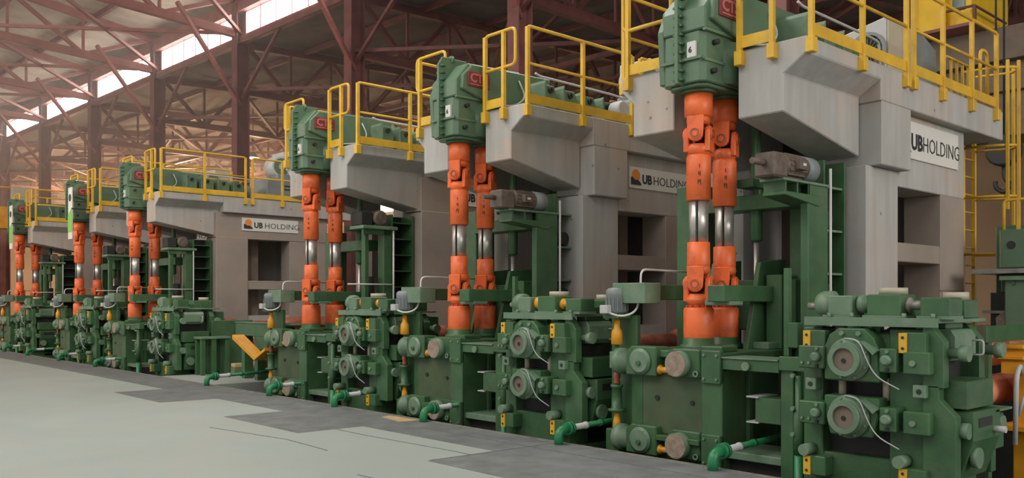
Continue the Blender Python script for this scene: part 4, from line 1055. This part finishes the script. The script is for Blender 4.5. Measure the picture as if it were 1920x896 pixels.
solo('inspection_cover', MB().prism([(4.16, 1.20), (4.28, 1.14), (4.40, 1.20), (4.42, 1.42), (4.32, 1.52), (4.18, 1.48)], 'x', 12.85, 12.88), STONE, 'pale scuffed cover plate on the green housing at the right', 'cover')

# crane cabin and runway at the top right
U = Vector((0, 0, 0))
def ob_box(o, x0, x1, y0, y1, z0, z1): return MB().box(x0, x1, y0, y1, z0, z1)
t = thing('runway_girder', 'brown stained concrete crane runway girder behind the nearest tower', 'girder', (22, 6, 6), None, 'structure')
for k, (z0, z1, dx) in enumerate(((7.15, 7.9, 0), (6.9, 7.15, .3), (6.45, 6.9, .1), (6.05, 6.45, .25), (5.4, 6.05, 0))):
    part('girder_layer', MB().box(21.9 + dx, 23.2, -14, 12.2, z0, z1), BROWNC, t, .01)
for y in (-3, 5, 11): part('support', MB().box(22.1, 23.0, y, y + .7, 0, 5.4), BROWNC, t)
t = thing('crane_cab', 'bright yellow crane cabin hanging at the top right', 'crane cab', (22.5, 8.5, 8.3))
part('cab_body', MB().box(21.6, 23.95, 7.95, 9.3, 7.97, 10.6), CABY, t, .02)
part('cab_window', MB().box(21.57, 21.62, 8.08, 8.36, 8.40, 10.2), GLASSD, t)
part('side_sheet', MB().box(21.4, 21.5, 8.46, 9.05, 7.97, 10.6), CABY, t)
part('cab_floor', MB().box(21.2, 23.95, 7.7, 9.3, 7.9, 7.97), STEELP, t)
part('balcony_rail', MB().tube([(21.25, 8.4, 7.95), (21.25, 8.4, 8.33), (21.25, 7.75, 8.33), (23.2, 7.75, 8.33)], .03, 6, .04), STEELR, t)
part('balcony_rail', MB().box(21.22, 21.28, 7.72, 7.78, 7.95, 8.33), STEELR, t)
part('crane_beam', MB().box(21.0, 24.0, 6.8, 9.6, 10.6, 11.6), CABY, t)
part('hanger', MB().box(22.4, 22.7, 8.1, 8.6, 11.6, 12.6), STEELR, t)
t = thing('crane_hook', 'black crane hook block hanging behind the yellow ladder', 'crane hook', (19.2, 6.35, 3.5))
hx, hy = 19.2, 6.45
part('rope', MB().cyl((hx, hy, 4.9), (hx, hy, 12.2), .02, n=6), DARK, t)
part('rope', MB().cyl((hx, hy + .15, 4.9), (hx, hy + .15, 12.2), .02, n=6), DARK, t)
part('sheave_block', MB().lathe((hx - .15, hy, 4.65), (1, 0, 0), [(0, .28), (.04, .32), (.26, .32), (.3, .28)], 20), BLACK, t)
part('hook', MB().tube([(hx, hy, 4.4), (hx, hy, 4.1), (hx, hy - .14, 3.95), (hx, hy, 3.8), (hx, hy + .16, 3.92), (hx, hy + .16, 4.05)], .045, 8, .08), BLACK, t)

# ---------------------------------------------------------------- gap between third and fourth groups
t = thing('roller_table', 'green roller table frame with yellow guard in the gap left of centre', 'table', (8.9, 16.8, 0))
part('table_top', MB().box(8.5, 9.4, 15.9, 18.0, 1.12, 1.17), GREEN, t, .008)
part('side_channel', MB().box(8.44, 8.50, 15.9, 18.0, .92, 1.19), GREEN, t, .006)
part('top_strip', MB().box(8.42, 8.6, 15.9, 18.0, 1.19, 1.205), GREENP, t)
for y in (16.0, 16.6, 17.2, 17.8): part('leg', MB().box(8.55, 8.75, y, y + .14, 0 if y > 16.9 else PIT, 1.12), GREEN, t, .006)
part('box_end', MB().box(8.40, 8.9, 16.5, 17.0, .45, .92), GREEN, t, .008)
part('guard_chute', MB().prism([(17.0, .88), (16.05, .50), (15.6, .70), (15.6, .76), (16.05, .57), (17.0, .97)], 'x', 7.9, 8.15), YELLO2, t, .004, label='yellow sloping guard')
part('guard_bracket', MB().box(8.15, 8.45, 16.3, 16.38, .6, .7), GREEN, t)
t = thing('machine_bench', 'small green steel bench with open legs before the roller table', 'bench', (8.5, 19.3, 0))
part('bench_top', MB().box(8.15, 8.85, 19.1, 19.5, .80, .85), GREENP, t, .006)
for x in (8.17, 8.42, 8.73):
    part('leg', MB().box(x, x + .10, 19.12, 19.2, 0, .80), GREEN, t, .006)
    part('leg', MB().box(x, x + .10, 19.4, 19.48, 0, .80), GREEN, t, .006)
part('back_panel', MB().box(8.2, 8.8, 19.44, 19.46, .05, .8), GREEN, t)
for i, (x0, x1, y, z) in enumerate(((8.7, 9.6, 18.6, 0), (8.72, 9.45, 18.62, .18), (8.9, 9.7, 18.1, 0))):
    solo('timber_block', MB().box(x0, x1, y, y + .2, z, z + (.178 if i != 1 else .08)), WOOD if i == 1 else mat('greenish_timber', (0.14, 0.17, 0.09), .8), ['greenish timber beam at the bottom of the stack in the gap', 'raw timber beam on top of the stack in the gap', 'short greenish timber beam in front of the stack in the gap'][i], 'timber', group='timber beams in the gap', bev=.006)
solo('wooden_crate', MB().box(8.85, 9.2, 17.4, 17.75, 0, .42), RUST, 'small reddish brown crate under the green roller table', 'crate', bev=.01)
solo('cardboard_sheet', MB().prism([(7.02, 9.93), (7.30, 9.86), (7.28, 10.55), (7.10, 10.50)], 'z', .004, .012), WOOD, 'flat piece of cardboard on the floor edge near the fourth pipe', 'cardboard')
solo('side_frame', MB().box(8.6, 9.6, 19.55, 19.85, 0.0, 1.2), GREEN, 'green steel side frame beside the fourth nearest horizontal stand', 'frame', bev=.01)

# banners on the two leftmost towers
for i in (4, 5):
    U = Vector((0, SH[i], 0))
    t = thing('hanging_banner', 'narrow white and lime green banner on the %s tower' % ORD[i], 'banner', (7.95, -.36, 3.3), 'green banners on the towers')
    part('cloth', MB().box(7.93, 7.95, -.75, -.38, 3.45, 4.95), SIGNW, t)
    part('green_print', MB().prism([(-.75, 3.65), (-.38, 3.65), (-.38, 4.15), (-.75, 4.35)], 'x', 7.922, 7.93), BANN_G, t)
    part('logo_mark', MB().cyl((7.922, -.56, 4.65), (7.93, -.56, 4.65), .11, n=16), NAVY, t)
    part('hanging_bar', MB().box(7.92, 8.52, -.76, -.72, 4.3, 4.34), DARK, t)

# overhead crane far away at left
U = Vector((0, 0, 0))
t = thing('bridge_crane', 'orange yellow bridge crane girder far away at the left edge', 'crane', (4, 44, 6), None)
part('girder', MB().box(5.0, 12.5, 46, 46.8, 5.0, 6.0), YELLO2, t)
part('end_carriage', MB().box(11.5, 12.5, 45.2, 47.6, 4.3, 5.1), YELLO2, t)
part('cabinet', MB().box(10.6, 11.4, 45.6, 46, 6.0, 6.9), BEIGE, t)
part('walkway_rail', MB().tube([(5, 46, 6.9), (12.5, 46, 6.9)], .04, 6), YELLOW, t)
part('leg', MB().box(11.7, 12.3, 46, 46.7, 0, 4.3), STEELR, t)

# ---------------------------------------------------------------- haze under the roof
hz = bpy.data.materials.new('dusty_haze'); hz.use_nodes = True
nt = hz.node_tree; nt.nodes.remove(nt.nodes['Principled BSDF'])
vs_ = nt.nodes.new('ShaderNodeVolumeScatter'); vs_.inputs['Density'].default_value = 0.009; vs_.inputs['Anisotropy'].default_value = 0.3
vs_.inputs['Color'].default_value = (1, 0.96, 0.93, 1)
nt.links.new(vs_.outputs[0], nt.nodes['Material Output'].inputs['Volume'])
mb = MB(); bbox(mb, -6, 60, 22, END - .2, 5.2, 13.6)
o = part('dusty_haze', mb, hz, None); tag(o, 'thin dusty haze hanging under the roof of the hall', 'haze', kind='stuff')
